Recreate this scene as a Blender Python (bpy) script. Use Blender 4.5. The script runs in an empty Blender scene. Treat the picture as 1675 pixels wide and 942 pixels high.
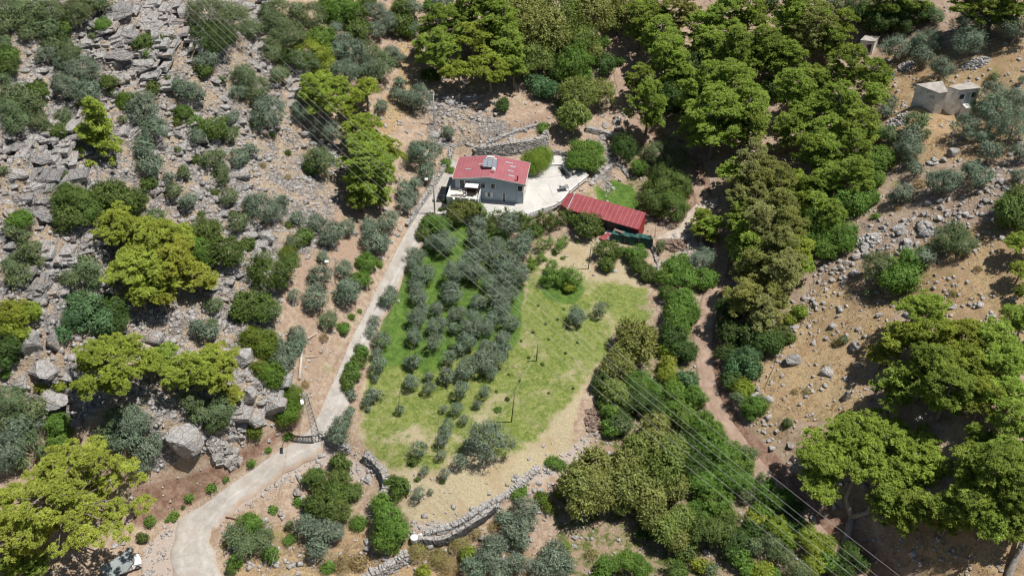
import bpy, math, random
import numpy as np
from mathutils import Vector, Matrix
R_ = math.radians
scene = bpy.context.scene
COL = scene.collection

# ---------------------------------------------------------------- camera
PITCH = R_(42.0); F = 1675.0; CX, CY = 837.5, 471.0; CAMH = 120.0
cam_d = bpy.data.cameras.new('camera'); cam = bpy.data.objects.new('camera', cam_d); COL.objects.link(cam)
cam.location = (0, 0, CAMH); cam.rotation_euler = (math.pi/2 - PITCH, 0, 0)
cam_d.sensor_width = 36.0; cam_d.lens = 36.0*F/1675.0; cam_d.clip_start = 1.0; cam_d.clip_end = 4000
scene.camera = cam
# ---------------------------------------------------------------- world, sun, exposure
SUN = Vector((0.43, 0.03, 1.0)).normalized()          # towards the sun
elev = math.asin(SUN.z)
world = bpy.data.worlds.new('World'); scene.world = world; world.use_nodes = True
wn = world.node_tree; wn.nodes.clear()
sky = wn.nodes.new('ShaderNodeTexSky'); sky.sky_type = 'NISHITA'; sky.sun_disc = False
sky.sun_elevation = elev; sky.sun_rotation = math.atan2(SUN.x, SUN.y)
bg = wn.nodes.new('ShaderNodeBackground'); bg.inputs['Strength'].default_value = 0.052
wo = wn.nodes.new('ShaderNodeOutputWorld')
wn.links.new(sky.outputs[0], bg.inputs[0]); wn.links.new(bg.outputs[0], wo.inputs[0])
sl = bpy.data.lights.new('sun', 'SUN'); sl.energy = 5.0; sl.angle = R_(0.5); sl.color = (1.0, 0.955, 0.89)
so = bpy.data.objects.new('sun', sl); COL.objects.link(so); so.location = (60, 100, 200)
so.rotation_euler = SUN.to_track_quat('Z', 'Y').to_euler()
scene.view_settings.view_transform = 'Standard'; scene.view_settings.look = 'None'
scene.view_settings.exposure = 0.0; scene.view_settings.gamma = 1.0
scene.view_settings.use_curve_mapping = False
scene.cycles.max_bounces = 5; scene.cycles.diffuse_bounces = 3; scene.cycles.glossy_bounces = 2
scene.cycles.transmission_bounces = 3; scene.cycles.use_denoising = True
scene.cycles.caustics_reflective = False; scene.cycles.caustics_refractive = False
scene.cycles.filter_width = 1.2

# ---------------------------------------------------------------- pixel <-> world (points of the real ground, found by ray)
sp, cp = math.sin(PITCH), math.cos(PITCH)
def ray(px, py):
    dx, dy = px-CX, -(py-CY)
    return np.array([dx, F*cp + dy*sp, -F*sp + dy*cp])
def G(px, py, z=0.0):
    d = ray(px, py); t = (CAMH-z)/(-d[2])
    return Vector((d[0]*t, d[1]*t, z))
def proj(x, y, z):
    zz = z-CAMH
    dep = y*cp - zz*sp; up = y*sp + zz*cp
    return CX + F*x/dep, CY - F*up/dep, dep
# ---------------------------------------------------------------- noise
def _h(i, j, s):
    n = (i.astype(np.int64)*374761393 + j.astype(np.int64)*668265263 + s*1442695041) & 0xffffffff
    n = ((n ^ (n >> 13))*1274126177) & 0xffffffff
    return ((n ^ (n >> 16)) & 0xffff)/65535.0
def vn(x, y, s=0):
    xi, yi = np.floor(x), np.floor(y); fx, fy = x-xi, y-yi
    fx = fx*fx*(3-2*fx); fy = fy*fy*(3-2*fy)
    a, b, c, d = _h(xi, yi, s), _h(xi+1, yi, s), _h(xi, yi+1, s), _h(xi+1, yi+1, s)
    return (a*(1-fx)+b*fx)*(1-fy) + (c*(1-fx)+d*fx)*fy
def fbm(x, y, s=0, o=4):
    v = 0; a = .5; t = 0
    for k in range(o):
        v = v + a*vn(x, y, s+k*17); t += a; a *= .5; x = x*2.03+5.1; y = y*2.03+1.7
    return v/t
# ---------------------------------------------------------------- terrain: heights at seen points
CP = '''740 345 0;800 340 0;860 340 0;930 300 0;880 265 0.2;905 250 0.6;950 270 0;960 290 -0.3
700 345 0;670 390 -0.4;640 450 -1.0;600 530 -1.8;565 620 -2.6;530 690 -3.2;470 730 -3.8;400 775 -4.4;330 830 -5.2;300 900 -5.8;240 900 -5.4;330 940 -6
720 300 0.4;735 260 1.0;750 245 1.4;780 262 0.2;890 250 0.4;780 238 2.6;890 214 2.8;840 240 2.4
1000 300 -2.4;1040 330 -2.4;980 330 -2;1040 400 -2.4;940 380 -1.6;880 365 -1.3;800 360 -1.0;740 365 -0.9
700 450 -1.6;880 450 -1.8;980 430 -2.2;760 600 -2.8;650 560 -2.5;600 650 -3.2;850 700 -3.6;950 600 -3;1060 480 -2.6;700 800 -4;680 860 -4.4;760 840 -4.3;850 790 -4.2;940 700 -3.9;570 700 -3.4;600 735 -3.7;640 790 -4.1
540 745 -4.8;590 775 -5.3;610 820 -5.8;660 915 -7;740 890 -6.8;820 850 -6.5;450 800 -5;400 850 -5.6;480 900 -6.6;580 880 -6.8;620 930 -8;760 930 -8;900 900 -8;880 820 -6.5;960 850 -7.5
960 760 -6;1000 700 -5;1010 620 -4.6;1060 560 -4.2;1100 450 -3.4;1100 640 -4.4;1100 800 -6.5;1100 920 -8.5;1250 920 -7;1200 800 -5.6
1110 375 -1.6;1190 400 -1.2;1165 500 -2.2;1160 600 -3.0;1185 680 -3.5;1230 740 -3.9;1300 820 -4.6;1400 900 -5.4;1450 940 -5.6
1190 340 -0.5;1150 260 0.5;1060 220 1.0;1030 180 1.6;1020 120 3.5;1000 60 6;990 20 8;1000 250 -1;1040 230 -1.5;960 210 1.5
1250 560 -0.5;1240 640 -1;1300 660 0;1330 560 2;1300 450 3.5;1350 400 6;1450 300 10;1400 200 9;1480 185 13.5;1560 187 15;1532 183 16.1;1493 163 17;1592 173 15.6;1545 205 13.8;1620 190 17.5;1650 50 23;1500 60 16;1650 300 19;1650 450 15;1500 470 10;1500 600 7;1400 640 3;1600 700 9;1600 850 5;1500 900 0;1420 820 -1.5;1350 740 -1;1660 930 2
1400 100 11;1250 100 7;1200 250 3;1270 200 5;1150 150 4;1150 40 8;1300 20 12
640 350 1.4;600 300 3.5;560 380 4.5;600 420 2.2;570 480 2.2;520 400 5.5;540 560 1.2;500 480 4.8;480 600 1.5;450 550 5;430 640 4;400 690 2;380 720 -0.5;330 745 0;300 790 -3;250 830 -3.6;340 700 4.5;300 730 3;260 700 6;220 780 1.5;170 800 0;120 900 -3.5;60 880 -1;0 940 -1;180 935 -5;0 800 4;0 700 9;60 650 10;100 600 13;60 540 17;150 550 12;240 560 9;300 600 7;350 560 7.5;380 450 10.5;300 450 12;200 450 15;100 450 19;0 450 22;350 350 13;250 350 16;100 350 23;0 350 26;420 300 12;470 250 10;500 320 7.5;400 200 16;300 200 20;200 250 22;200 150 26;100 250 26;0 200 31;100 100 31;0 50 36;200 30 33;300 50 29;350 110 23;420 60 20;450 130 16;470 190 12.5;500 60 17;550 20 16;550 120 12;550 220 7.5;620 120 9;600 200 6.5;650 60 10;680 10 12;680 150 6;700 215 3;660 230 4;620 270 3.6;760 180 4.5;720 120 7;800 100 7.5;800 20 10.5;900 50 8.5;860 190 3.2;930 140 3.5;930 225 1.2'''
cps = []
for ln in CP.replace('\n', ';').split(';'):
    a, b, c = map(float, ln.split()); p = G(a, b, c); cps.append((p.x, p.y, c))
cps = np.array(cps)
def _fit():
    X = cps[:, :2]; n = len(X)
    d = np.sqrt(((X[:, None]-X[None])**2).sum(2)+9.0)
    P = np.c_[np.ones(n), X]
    A = np.block([[-d - 0.0*np.eye(n), P], [P.T, np.zeros((3, 3))]])
    A[:n, :n] += -np.eye(n)*(-0.6)
    return np.linalg.solve(A, np.r_[cps[:, 2], 0, 0, 0])
RW = _fit()
def base_h(x, y):
    sh = x.shape; x = x.ravel(); y = y.ravel(); out = np.empty(len(x)); n = len(cps)
    for i in range(0, len(x), 20000):
        xx, yy = x[i:i+20000], y[i:i+20000]
        d = np.sqrt((xx[:, None]-cps[None, :, 0])**2 + (yy[:, None]-cps[None, :, 1])**2 + 9.0)
        out[i:i+20000] = -d@RW[:n] + RW[n] + RW[n+1]*xx + RW[n+2]*yy
    return out.reshape(sh)
def axis(lo, hi, st, far_lo, far_hi):
    a = list(np.arange(lo, hi, st)); s = st; v = a[-1]
    while v < far_hi: s *= 1.25; v += s; a.append(v)
    s = st; v = lo; pre = []
    while v > far_lo: s *= 1.25; v -= s; pre.append(v)
    return np.array(pre[::-1] + a)
gx = axis(-112, 118, 0.5, -900, 900); gy = axis(62, 262, 0.5, -200, 1500)
GX, GY = np.meshgrid(gx, gy)
cxm = np.clip(GX, -125, 130); cym = np.clip(GY, 55, 262)
H0 = base_h(cxm, cym)
far = np.hypot(GX-cxm, GY-cym)
H0 = H0 + np.clip(far, 0, 400)*np.where(GY > 262, .12, 0.02)
PX, PY, _ = proj(GX, GY, H0)
# ---------------------------------------------------------------- ground zones, drawn as outlines and kept as masks on the ground
def inpoly(pts):
    pts = np.array(pts, float); res = np.zeros(PX.shape, bool)
    m = (PX > pts[:, 0].min()) & (PX < pts[:, 0].max()) & (PY > pts[:, 1].min()) & (PY < pts[:, 1].max())
    x, y = PX[m], PY[m]; r = np.zeros(len(x), bool); n = len(pts)
    for i in range(n):
        x1, y1 = pts[i]; x2, y2 = pts[i-1]
        if y1 == y2: continue
        c = ((y1 > y) != (y2 > y)) & (x < (x2-x1)*(y-y1)/(y2-y1)+x1)
        r ^= c
    res[m] = r
    return res
def P(s): return [tuple(map(float, q.split())) for q in s.split(',')]
def blur(m, n):
    m = m.astype(float)
    for _ in range(n):
        m[1:-1] = (m[:-2]+2*m[1:-1]+m[2:])/4; m[:, 1:-1] = (m[:, :-2]+2*m[:, 1:-1]+m[:, 2:])/4
    return m
Z = {}
def zone(name, polys, v=1.0, n=3):
    m = np.zeros(PX.shape)
    for s in polys: m[inpoly(P(s))] = v
    m = blur(m, n); Z[name] = np.maximum(Z.get(name, 0), m)
zone('rock', ['-60 -60,420 -60,440 120,490 200,450 300,400 330,470 440,440 520,470 600,480 680,400 735,330 745,250 770,180 700,60 700,-60 700',
              '230 690,330 690,340 760,240 740'])
zone('rock', ['440 200,560 230,560 330,520 420,430 420,420 300', '640 280,560 250,560 300'], .62)
zone('rock', ['1370 380,1430 340,1480 360,1560 340,1640 250,1675 200,1675 330,1560 380,1450 420,1350 480,1300 560,1270 540'], .44)
zone('rock', ['700 200,770 165,840 205,830 230,720 250,690 220', '690 155,760 150,780 190,700 200', '960 215,1010 240,1000 330,960 290'], .6)
zone('green', ['655 455,700 380,745 365,800 365,830 380,860 450,850 560,840 640,800 660,730 670,640 670,600 640,600 580,640 520'], 0.95)
zone('green', ['860 400,905 460,960 455,1060 470,1080 515,1010 540,960 620,900 700,850 740,760 720,690 700,610 720,590 700,600 600,700 640,830 560,860 470'], .84)
zone('green', ['975 305,1005 292,1040 310,1050 345,975 330'], 1.0, 1)
zone('green', ['745 240,770 245,760 262,735 285,722 280', '780 262,800 255,790 262', '905 262,930 290,945 310,935 290'], .8, 1)
zone('green', ['590 640,700 690,720 770,640 770,590 720', '680 690,860 660,930 680,860 740,760 760,700 760'], .62)
zone('green', ['520 385,540 430,500 470', '460 650,500 680,420 730,400 740'], .3)
zone('yellow', ['600 560,690 600,760 640,840 600,860 450,900 400,960 380,1050 440,1060 470,960 640,940 700,960 760,820 820,760 860,670 860,640 800,580 710'], .7)
zone('straw', ['1190 620,1270 560,1330 470,1420 420,1560 380,1675 340,1675 560,1560 540,1480 480,1420 600,1420 690,1300 690,1260 740'], .95)
zone('straw', ['1440 90,1675 60,1675 260,1450 270', '1240 0,1330 30,1300 60', '1500 860,1675 740,1675 960,1500 960', '0 300,60 290,50 350,0 340'], .75)
zone('straw', ['380 850,460 860,640 850,700 900,900 900,900 960,380 960', '660 840,700 830,740 850,700 870', '650 60,690 60,690 150,640 230,600 200,650 120'], .7)
zone('straw', ['0 830,60 840,60 900,0 890'], .8)
zone('red', ['215 800,300 780,330 768,400 735,470 690,490 640,500 650,490 700,400 760,330 815,260 850,215 860'], 1.0, 2)
zone('red', ['790 205,900 180,930 195,800 235'], .5, 5)
zone('red', ['1140 400,1180 470,1140 540,1150 650,1210 730,1280 810,1370 920,1420 960,1500 960,1380 830,1290 760,1215 690,1180 600,1190 500,1220 430,1180 370,1150 260,1090 240,1070 240,1030 160,1030 100,985 30,1000 20,1050 180,1100 260',
             '960 670,990 680,985 720,960 710'], .85, 2)
zone('red', ['540 330,600 340,650 390,610 430,560 470,520 540,540 570,520 640,500 640,480 480,470 400,520 340', '1190 240,1300 400,1260 560,1180 560'], .45)
zone('gravel', ['330 820,290 850,235 890,230 960,300 960,300 900,340 860'], .9, 2)
zone('gravel', ['660 850,700 850,760 850,850 790,920 740,970 700,960 760,880 790,800 830,720 870,670 872', '500 700,560 740,600 760,610 800,520 760,400 830,345 870,340 850,430 790', '1085 385,1190 375,1200 440,1130 440'], .8)
zone('weeds', ['1000 560,1140 520,1130 620,1200 730,1300 830,1400 960,900 960,900 800,960 740', '380 730,420 700,450 730,330 830,320 810', '1060 200,1130 230,1130 330,1070 360,1000 340,1030 260'], .5)
zone('vivid', ['655 455,700 380,745 365,800 365,830 380,860 450,850 560,800 590,760 560,700 620,660 590,640 560,625 530', '975 305,1005 292,1040 310,1050 345,975 330', '880 450,920 440,960 470,940 500,890 490', '640 470,690 480,720 600,650 600,600 600,620 540'], 1.0, 4)
zone('vivid', ['1020 465,1080 480,1070 550,1030 535', '630 680,690 695,680 745,630 735'], .42, 6)
zone('cliff', ['130 40,200 -10,300 -20,310 90,250 110,240 150,190 140,150 110', '0 200,60 210,110 230,140 260,110 300,90 380,60 380,0 360', '100 390,180 380,170 430,120 440,60 470', '395 -20,425 -20,440 60,445 110,425 100', '480 90,500 150,490 190,460 150', '0 400,40 400,60 470,0 480', '40 540,110 540,130 640,100 700,20 650'], 1.0, 4)
zone('scrub', ['1200 700,1300 760,1340 720,1260 660', '1350 440,1500 400,1520 470,1400 520', '390 840,480 880,640 880,640 940,390 940', '700 890,860 840,900 940,700 940', '1440 880,1500 850,1600 900,1600 942,1440 942'], .5)
CONC = '738 348,716 350,690 345,712 300,735 262,745 262,752 300,760 300,770 262,873 268,882 262,898 252,925 248,952 268,962 288,934 313,916 333,862 353,800 357,745 357'
# ---------------------------------------------------------------- the lane and the track (centre lines with widths)
LANE = P('742 262 3.2,728 290 3.4,712 315 4.4,700 340 5.2,684 370 5.2,663 405 4.4,640 447 4.4,617 488 4.6,597 527 4.8,578 566 5.0,563 604 5.0,548 642 5.4,533 678 5.8,508 712 5.6,472 736 5.2,432 762 5.0,392 790 5.2,352 824 5.6,322 856 5.8,312 892 6.0,322 942 6.6,345 1010 7')
LANE = [(p, q, w*1.08) for p, q, w in LANE]
TRACK = P('990 -40 3.5,992 20 3.5,1000 60 3.5,1012 110 4,1026 160 4,1040 205 4,1075 235 4,1110 262 4.4,1140 300 4.5,1165 345 5,1185 390 5,1182 440 4.6,1166 490 4.6,1155 540 4.6,1156 590 4.8,1166 640 5,1190 690 5,1222 735 4.8,1262 785 4.8,1310 835 5,1360 890 5.4,1420 960 6,1500 1040 6')
def ground_pt(px, py, off=0.0):
    d = ray(px, py); lo, hi = 30/ F, 900/F
    ts = np.linspace(40/F, 700/F, 500)
    X, Y, ZZ = d[0]*ts, d[1]*ts, CAMH+d[2]*ts
    hs = hgt(X, Y)+off
    k = np.argmax(ZZ < hs)
    if k == 0: k = 499
    a, b = ts[k-1], ts[k]
    for _ in range(18):
        m = (a+b)/2
        if CAMH+d[2]*m < float(hgt(np.array([d[0]*m]), np.array([d[1]*m]))[0])+off: b = m
        else: a = m
    return Vector((d[0]*b, d[1]*b, CAMH+d[2]*b-off))
TZ = H0
def hgt(x, y):
    x = np.asarray(x, float); y = np.asarray(y, float)
    i = np.clip(np.searchsorted(gx, x)-1, 0, len(gx)-2); j = np.clip(np.searchsorted(gy, y)-1, 0, len(gy)-2)
    fx = np.clip((x-gx[i])/(gx[i+1]-gx[i]), 0, 1); fy = np.clip((y-gy[j])/(gy[j+1]-gy[j]), 0, 1)
    return (TZ[j, i]*(1-fx)+TZ[j, i+1]*fx)*(1-fy) + (TZ[j+1, i]*(1-fx)+TZ[j+1, i+1]*fx)*fy
def hz(x, y): return float(hgt(np.array([x]), np.array([y]))[0])
def path_world(pts):
    out = []
    for px, py, w in pts:
        g = ground_pt(px, py); out.append((g.x, g.y, w))
    return catmull(np.array(out), 8)
def catmull(A, n):
    A = np.vstack([2*A[0]-A[1], A, 2*A[-1]-A[-2]]); o = []
    for i in range(1, len(A)-2):
        for k in range(n):
            t = k/n; a, b, c, d = A[i-1], A[i], A[i+1], A[i+2]
            o.append(.5*((2*b)+(c-a)*t+(2*a-5*b+4*c-d)*t*t+(3*b-a-3*c+d)*t**3))
    o.append(A[-2]); return np.array(o)
lane_w = path_world(LANE); track_w = path_world(TRACK)
def near_path(W):
    D = np.full(GX.shape, 1e9)
    for x, y, w in W:
        m = (abs(GX-x) < 12) & (abs(GY-y) < 12)
        D[m] = np.minimum(D[m], np.hypot(GX[m]-x, GY[m]-y)-w/2)
    return D
d_lane = near_path(lane_w); d_track = near_path(track_w)
conc_m = inpoly(P(CONC))
flat = np.clip(np.maximum(np.clip(1.2-d_lane/1.5, 0, 1), blur(conc_m, 3)*1.3), 0, 1)
flat_t = np.clip(1.0-d_track/1.5, 0, 1)
# ---------------------------------------------------------------- relief detail
rock = Z['rock']*(1-flat)*(1-flat_t)
Z['green'] = Z['green']
det = (fbm(GX*.16, GY*.16, 3)-.5)*1.0 + (fbm(GX*.9, GY*.9, 9, 3)-.5)*(.22+.35*Z['straw']+.3*Z['scrub'])
rid = 1-abs(2*fbm(GX*.11+.02*GY, GY*.16, 21, 5)-1)
q = H0*0.8 + fbm(GX*.12, GY*.12, 40, 3)*4.0
step = (np.floor(q)+np.clip((q-np.floor(q)-.55)/.45, 0, 1)**1.0 - q)*1.25     # ledges following the bedding
rd = (rid-.7)*2.4 + step*1.0 + (fbm(GX*1.3, GY*1.3, 5, 3)-.5)*.8
soft = 1-np.clip(Z['green']*1.2+Z['yellow'], 0, 1)*.85
q2 = H0*1.3 + fbm(GX*.2+3, GY*.2, 44, 4)*3.4
step2 = (np.floor(q2)+np.clip((q2-np.floor(q2)-.7)/.3, 0, 1) - q2)*.77
q3 = H0*2.9 + fbm(GX*.35+9, GY*.35, 46, 3)*3.0
step3 = (np.floor(q3)+np.clip((q3-np.floor(q3)-.7)/.3, 0, 1) - q3)*.34
rd = rd*(.62+.3*Z['cliff']) + Z['cliff']*(step*1.6+step2*1.3) + step3*.9
near = (GX > -125) & (GX < 130) & (GY < 275)
TZ = H0 + near*(det*soft*(1-flat)*(1-flat_t*.8) + rd*rock*np.clip(rock*1.1, 0, 1))
TZ = TZ - 0.12*(d_lane < .2) + (~near)*(fbm(GX*.02, GY*.02, 77, 4)-.4)*16*np.clip(far/100, 0, 1)
TZ = np.where(conc_m, H0*0.3-0.05, TZ)

# ---------------------------------------------------------------- mesh helpers
def new_mesh(name, V, Fq, mats=(), smooth=False, tint=None, mi=None):
    V = np.asarray(V, np.float32); me = bpy.data.meshes.new(name)
    if isinstance(Fq, np.ndarray):
        nf, k = Fq.shape
        me.vertices.add(len(V)); me.vertices.foreach_set('co', V.ravel())
        me.loops.add(nf*k); me.loops.foreach_set('vertex_index', Fq.astype(np.int32).ravel())
        me.polygons.add(nf); me.polygons.foreach_set('loop_start', np.arange(0, nf*k, k, dtype=np.int32))
        me.update(calc_edges=True)
    else:
        me.from_pydata([tuple(v) for v in V], [], [tuple(f) for f in Fq]); me.update()
    for m in mats: me.materials.append(m)
    if tint is not None:
        a = me.attributes.new('tint', 'FLOAT', 'FACE'); a.data.foreach_set('value', np.asarray(tint, np.float32))
    if mi is not None: me.polygons.foreach_set('material_index', np.asarray(mi, np.int32))
    if smooth: me.polygons.foreach_set('use_smooth', np.ones(len(me.polygons), bool))
    return me
def link(name, data, parent=None, loc=None, rot=None):
    o = bpy.data.objects.new(name, data); COL.objects.link(o)
    if parent is not None: o.parent = parent
    if loc is not None: o.location = loc
    if rot is not None: o.rotation_euler = rot
    return o
def tag(o, label=None, cat=None, group=None, kind=None):
    if label: o['label'] = label
    if cat: o['category'] = cat
    if group: o['group'] = group
    if kind: o['kind'] = kind
    return o
class MB:                                              # collects boxes, bars and tubes into one mesh
    def __init__(s): s.V = []; s.F = []
    def add(s, V, Fs):
        n = len(s.V); s.V += [tuple(v) for v in V]; s.F += [tuple(i+n for i in f) for f in Fs]; return s
    def box(s, x0, x1, y0, y1, z0, z1, M=None):
        V = [Vector(p) for p in ((x0,y0,z0),(x1,y0,z0),(x1,y1,z0),(x0,y1,z0),(x0,y0,z1),(x1,y0,z1),(x1,y1,z1),(x0,y1,z1))]
        if M is not None: V = [M@v for v in V]
        return s.add(V, [(0,3,2,1),(4,5,6,7),(0,1,5,4),(1,2,6,5),(2,3,7,6),(3,0,4,7)])
    def bar(s, a, b, w, h=None):
        a, b = Vector(a), Vector(b); h = h or w; d = (b-a)
        if d.length < 1e-6: return s
        q = d.to_track_quat('X', 'Z').to_matrix().to_4x4(); q.translation = a
        return s.box(0, d.length, -w/2, w/2, -h/2, h/2, q)
    def tube(s, pts, rad, n=7, cap=True):
        pts = [Vector(p) for p in pts]; k0 = len(s.V)
        if not hasattr(rad, '__len__'): rad = [rad]*len(pts)
        for i, p in enumerate(pts):
            d = (pts[min(i+1, len(pts)-1)]-pts[max(i-1, 0)]).normalized()
            a = d.orthogonal().normalized() if i == 0 else (a-d*a.dot(d)).normalized()
            b = d.cross(a)
            for k in range(n):
                t = 2*math.pi*k/n; s.V.append(tuple(p+(a*math.cos(t)+b*math.sin(t))*rad[i]))
        for i in range(len(pts)-1):
            for k in range(n):
                k2 = (k+1) % n; s.F.append((k0+i*n+k, k0+i*n+k2, k0+(i+1)*n+k2, k0+(i+1)*n+k))
        if cap:
            s.F.append(tuple(k0+k for k in range(n))[::-1]); s.F.append(tuple(k0+(len(pts)-1)*n+k for k in range(n)))
        return s
    def build(s, name, mat, parent=None, loc=None, rot=None, smooth=False):
        return link(name, new_mesh(name, s.V, s.F, (mat,), smooth), parent, loc, rot)
# ---------------------------------------------------------------- materials
def mat_new(name):
    m = bpy.data.materials.new(name); m.use_nodes = True; nt = m.node_tree; nt.nodes.clear()
    o = nt.nodes.new('ShaderNodeOutputMaterial'); return m, nt, o
class NT:
    def __init__(s, nt): s.t = nt
    def n(s, typ, **k):
        nd = s.t.nodes.new(typ)
        for a, v in k.items(): setattr(nd, a, v)
        return nd
    def l(s, a, b): s.t.links.new(a, b)
    def noise(s, co, sc, det=4, rough=.55, dist=0):
        nd = s.n('ShaderNodeTexNoise'); nd.inputs['Scale'].default_value = sc; nd.inputs['Detail'].default_value = det
        nd.inputs['Roughness'].default_value = rough; nd.inputs['Distortion'].default_value = dist
        if co is not None: s.l(co, nd.inputs['Vector'])
        return nd.outputs['Fac']
    def vor(s, co, sc, feat='F1', out='Distance', rnd=1):
        nd = s.n('ShaderNodeTexVoronoi', feature=feat); nd.inputs['Scale'].default_value = sc; nd.inputs['Randomness'].default_value = rnd
        if co is not None: s.l(co, nd.inputs['Vector'])
        return nd.outputs[out]
    def ramp(s, f, stops):
        nd = s.n('ShaderNodeValToRGB'); cr = nd.color_ramp
        while len(cr.elements) < len(stops): cr.elements.new(.5)
        for e, (p, c) in zip(cr.elements, stops): e.position = p; e.color = (*c, 1) if hasattr(c, '__len__') else (c, c, c, 1)
        s.l(f, nd.inputs[0]); return nd.outputs[0]
    def mix(s, f, a, b, mode='MIX'):
        nd = s.n('ShaderNodeMix', data_type='RGBA', blend_type=mode); nd.clamp_factor = True
        for sock, v in ((nd.inputs[0], f), (nd.inputs[6], a), (nd.inputs[7], b)):
            if hasattr(v, 'links'): s.l(v, sock)
            elif hasattr(v, '__len__'): sock.default_value = (*v, 1)
            else: sock.default_value = v
        return nd.outputs[2]
    def math(s, op, a, b=0.0, c=None, clamp=False):
        nd = s.n('ShaderNodeMath', operation=op); nd.use_clamp = clamp
        for i, v in enumerate((a, b, c)):
            if v is None: continue
            if hasattr(v, 'links'): s.l(v, nd.inputs[i])
            else: nd.inputs[i].default_value = v
        return nd.outputs[0]
    def mapr(s, v, a, b, c=0, d=1, smooth=True):
        nd = s.n('ShaderNodeMapRange'); nd.interpolation_type = 'SMOOTHSTEP' if smooth else 'LINEAR'
        s.l(v, nd.inputs[0])
        for i, q in enumerate((a, b, c, d)): nd.inputs[i+1].default_value = q
        return nd.outputs[0]
    def co(s, scale=(1, 1, 1), rot=(0, 0, 0), kind='Object'):
        tc = s.n('ShaderNodeTexCoord'); mp = s.n('ShaderNodeMapping'); s.l(tc.outputs[kind], mp.inputs[0])
        mp.inputs['Scale'].default_value = scale; mp.inputs['Rotation'].default_value = rot; return mp.outputs[0]
    def bump(s, h, strength=.5, dist=.1):
        nd = s.n('ShaderNodeBump'); nd.inputs['Strength'].default_value = strength; nd.inputs['Distance'].default_value = dist
        s.l(h, nd.inputs['Height']); return nd.outputs[0]
def principled(N, out, col, rough=.9, spec=.3, normal=None, metal=0):
    p = N.n('ShaderNodeBsdfPrincipled')
    if hasattr(col, 'links'): N.l(col, p.inputs['Base Color'])
    else: p.inputs['Base Color'].default_value = (*col, 1)
    p.inputs['Roughness'].default_value = rough; p.inputs['Specular IOR Level'].default_value = spec; p.inputs['Metallic'].default_value = metal
    if normal is not None: N.l(normal, p.inputs['Normal'])
    N.l(p.outputs[0], out.inputs[0]); return p
def plain(name, col, rough=.7, spec=.3, var=.18, sc=2.0, metal=0, bump=0.0, dirt=None):
    m, nt, o = mat_new(name); N = NT(nt); co = N.co()
    f = N.noise(co, sc, 5, .6); g = N.noise(co, sc*9, 3)
    c1 = tuple(v*(1-var) for v in col); c2 = tuple(min(1, v*(1+var)) for v in col)
    c = N.mix(N.mapr(f, .3, .7), c1, c2)
    if dirt: c = N.mix(N.mapr(N.noise(co, sc*.7, 6, .7), .52, .68, 0, .75), c, dirt)
    c = N.mix(N.mapr(g, .45, .75, 0, .35), c, tuple(v*.8 for v in col))
    principled(N, o, c, rough, spec, N.bump(g, bump, .03) if bump else None, metal); return m
def leaf_mat(name, dark, light, alt=None, gloss=.25, trans=.3, altamt=.25):
    m, nt, o = mat_new(name); N = NT(nt)
    at = N.n('ShaderNodeAttribute', attribute_name='tint'); oi = N.n('ShaderNodeObjectInfo')
    c = N.mix(at.outputs['Fac'], dark, light)
    if alt: c = N.mix(N.math('MULTIPLY', N.mapr(oi.outputs['Random'], .35, 1), altamt*2), c, alt)
    geo = N.n('ShaderNodeNewGeometry')
    v = N.noise(geo.outputs['Position'], .7, 3)
    hs = N.n('ShaderNodeHueSaturation'); N.l(c, hs.inputs['Color'])
    N.l(N.mapr(v, .3, .7, .82, 1.18), hs.inputs['Value'])
    N.l(N.math('MULTIPLY_ADD', oi.outputs['Random'], .03, .485), hs.inputs['Hue'])
    col = hs.outputs[0]
    p = N.n('ShaderNodeBsdfPrincipled'); N.l(col, p.inputs['Base Color']); p.inputs['Roughness'].default_value = .55
    p.inputs['Specular IOR Level'].default_value = gloss
    t = N.n('ShaderNodeBsdfTranslucent'); N.l(N.mix(1.0, col, (1.15, 1.15, .6), 'MULTIPLY'), t.inputs[0])
    mx = N.n('ShaderNodeMixShader'); mx.inputs[0].default_value = trans
    N.l(p.outputs[0], mx.inputs[1]); N.l(t.outputs[0], mx.inputs[2]); N.l(mx.outputs[0], o.inputs[0]); return m
def rock_mat(name, base=(.46, .45, .44), warm=(.42, .33, .25), scale=1.0, world=True):
    m, nt, o = mat_new(name); N = NT(nt)
    if world:
        geo = N.n('ShaderNodeNewGeometry'); mp = N.n('ShaderNodeMapping'); N.l(geo.outputs['Position'], mp.inputs[0]); mp.inputs['Scale'].default_value = (1, 1, 2.6); co = mp.outputs[0]
    else: co = N.co((1, 1, 2.4))
    big = N.noise(co, .35*scale, 5, .6); fine = N.noise(co, 2.6*scale, 6, .65, .4); vfine = N.noise(co, 9*scale, 4, .7)
    wn_ = N.n('ShaderNodeTexNoise'); wn_.inputs['Scale'].default_value = 1.1*scale; wn_.inputs['Detail'].default_value = 4; N.l(co, wn_.inputs['Vector'])
    wv = N.mix(.45, co, wn_.outputs['Color'], 'ADD'); cr = N.vor(wv, .75*scale, 'DISTANCE_TO_EDGE')
    c = N.mix(N.mapr(fine, .3, .7), tuple(v*.62 for v in base), tuple(v*1.18 for v in base))
    c = N.mix(N.mapr(big, .5, .68, 0, .7), c, warm)
    c = N.mix(N.mapr(vfine, .55, .72, 0, .5), c, tuple(v*.45 for v in base))
    c = N.mix(N.mapr(cr, .0, .03, .22, 0), c, (.12, .105, .09))
    h = N.math('ADD', N.math('MULTIPLY', fine, .6), N.math('ADD', N.math('MULTIPLY', vfine, .3), N.mapr(cr, 0, .12, 0, .5)))
    principled(N, o, c, .92, .2, N.bump(h, .9, .25)); return m
M = {}
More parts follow.
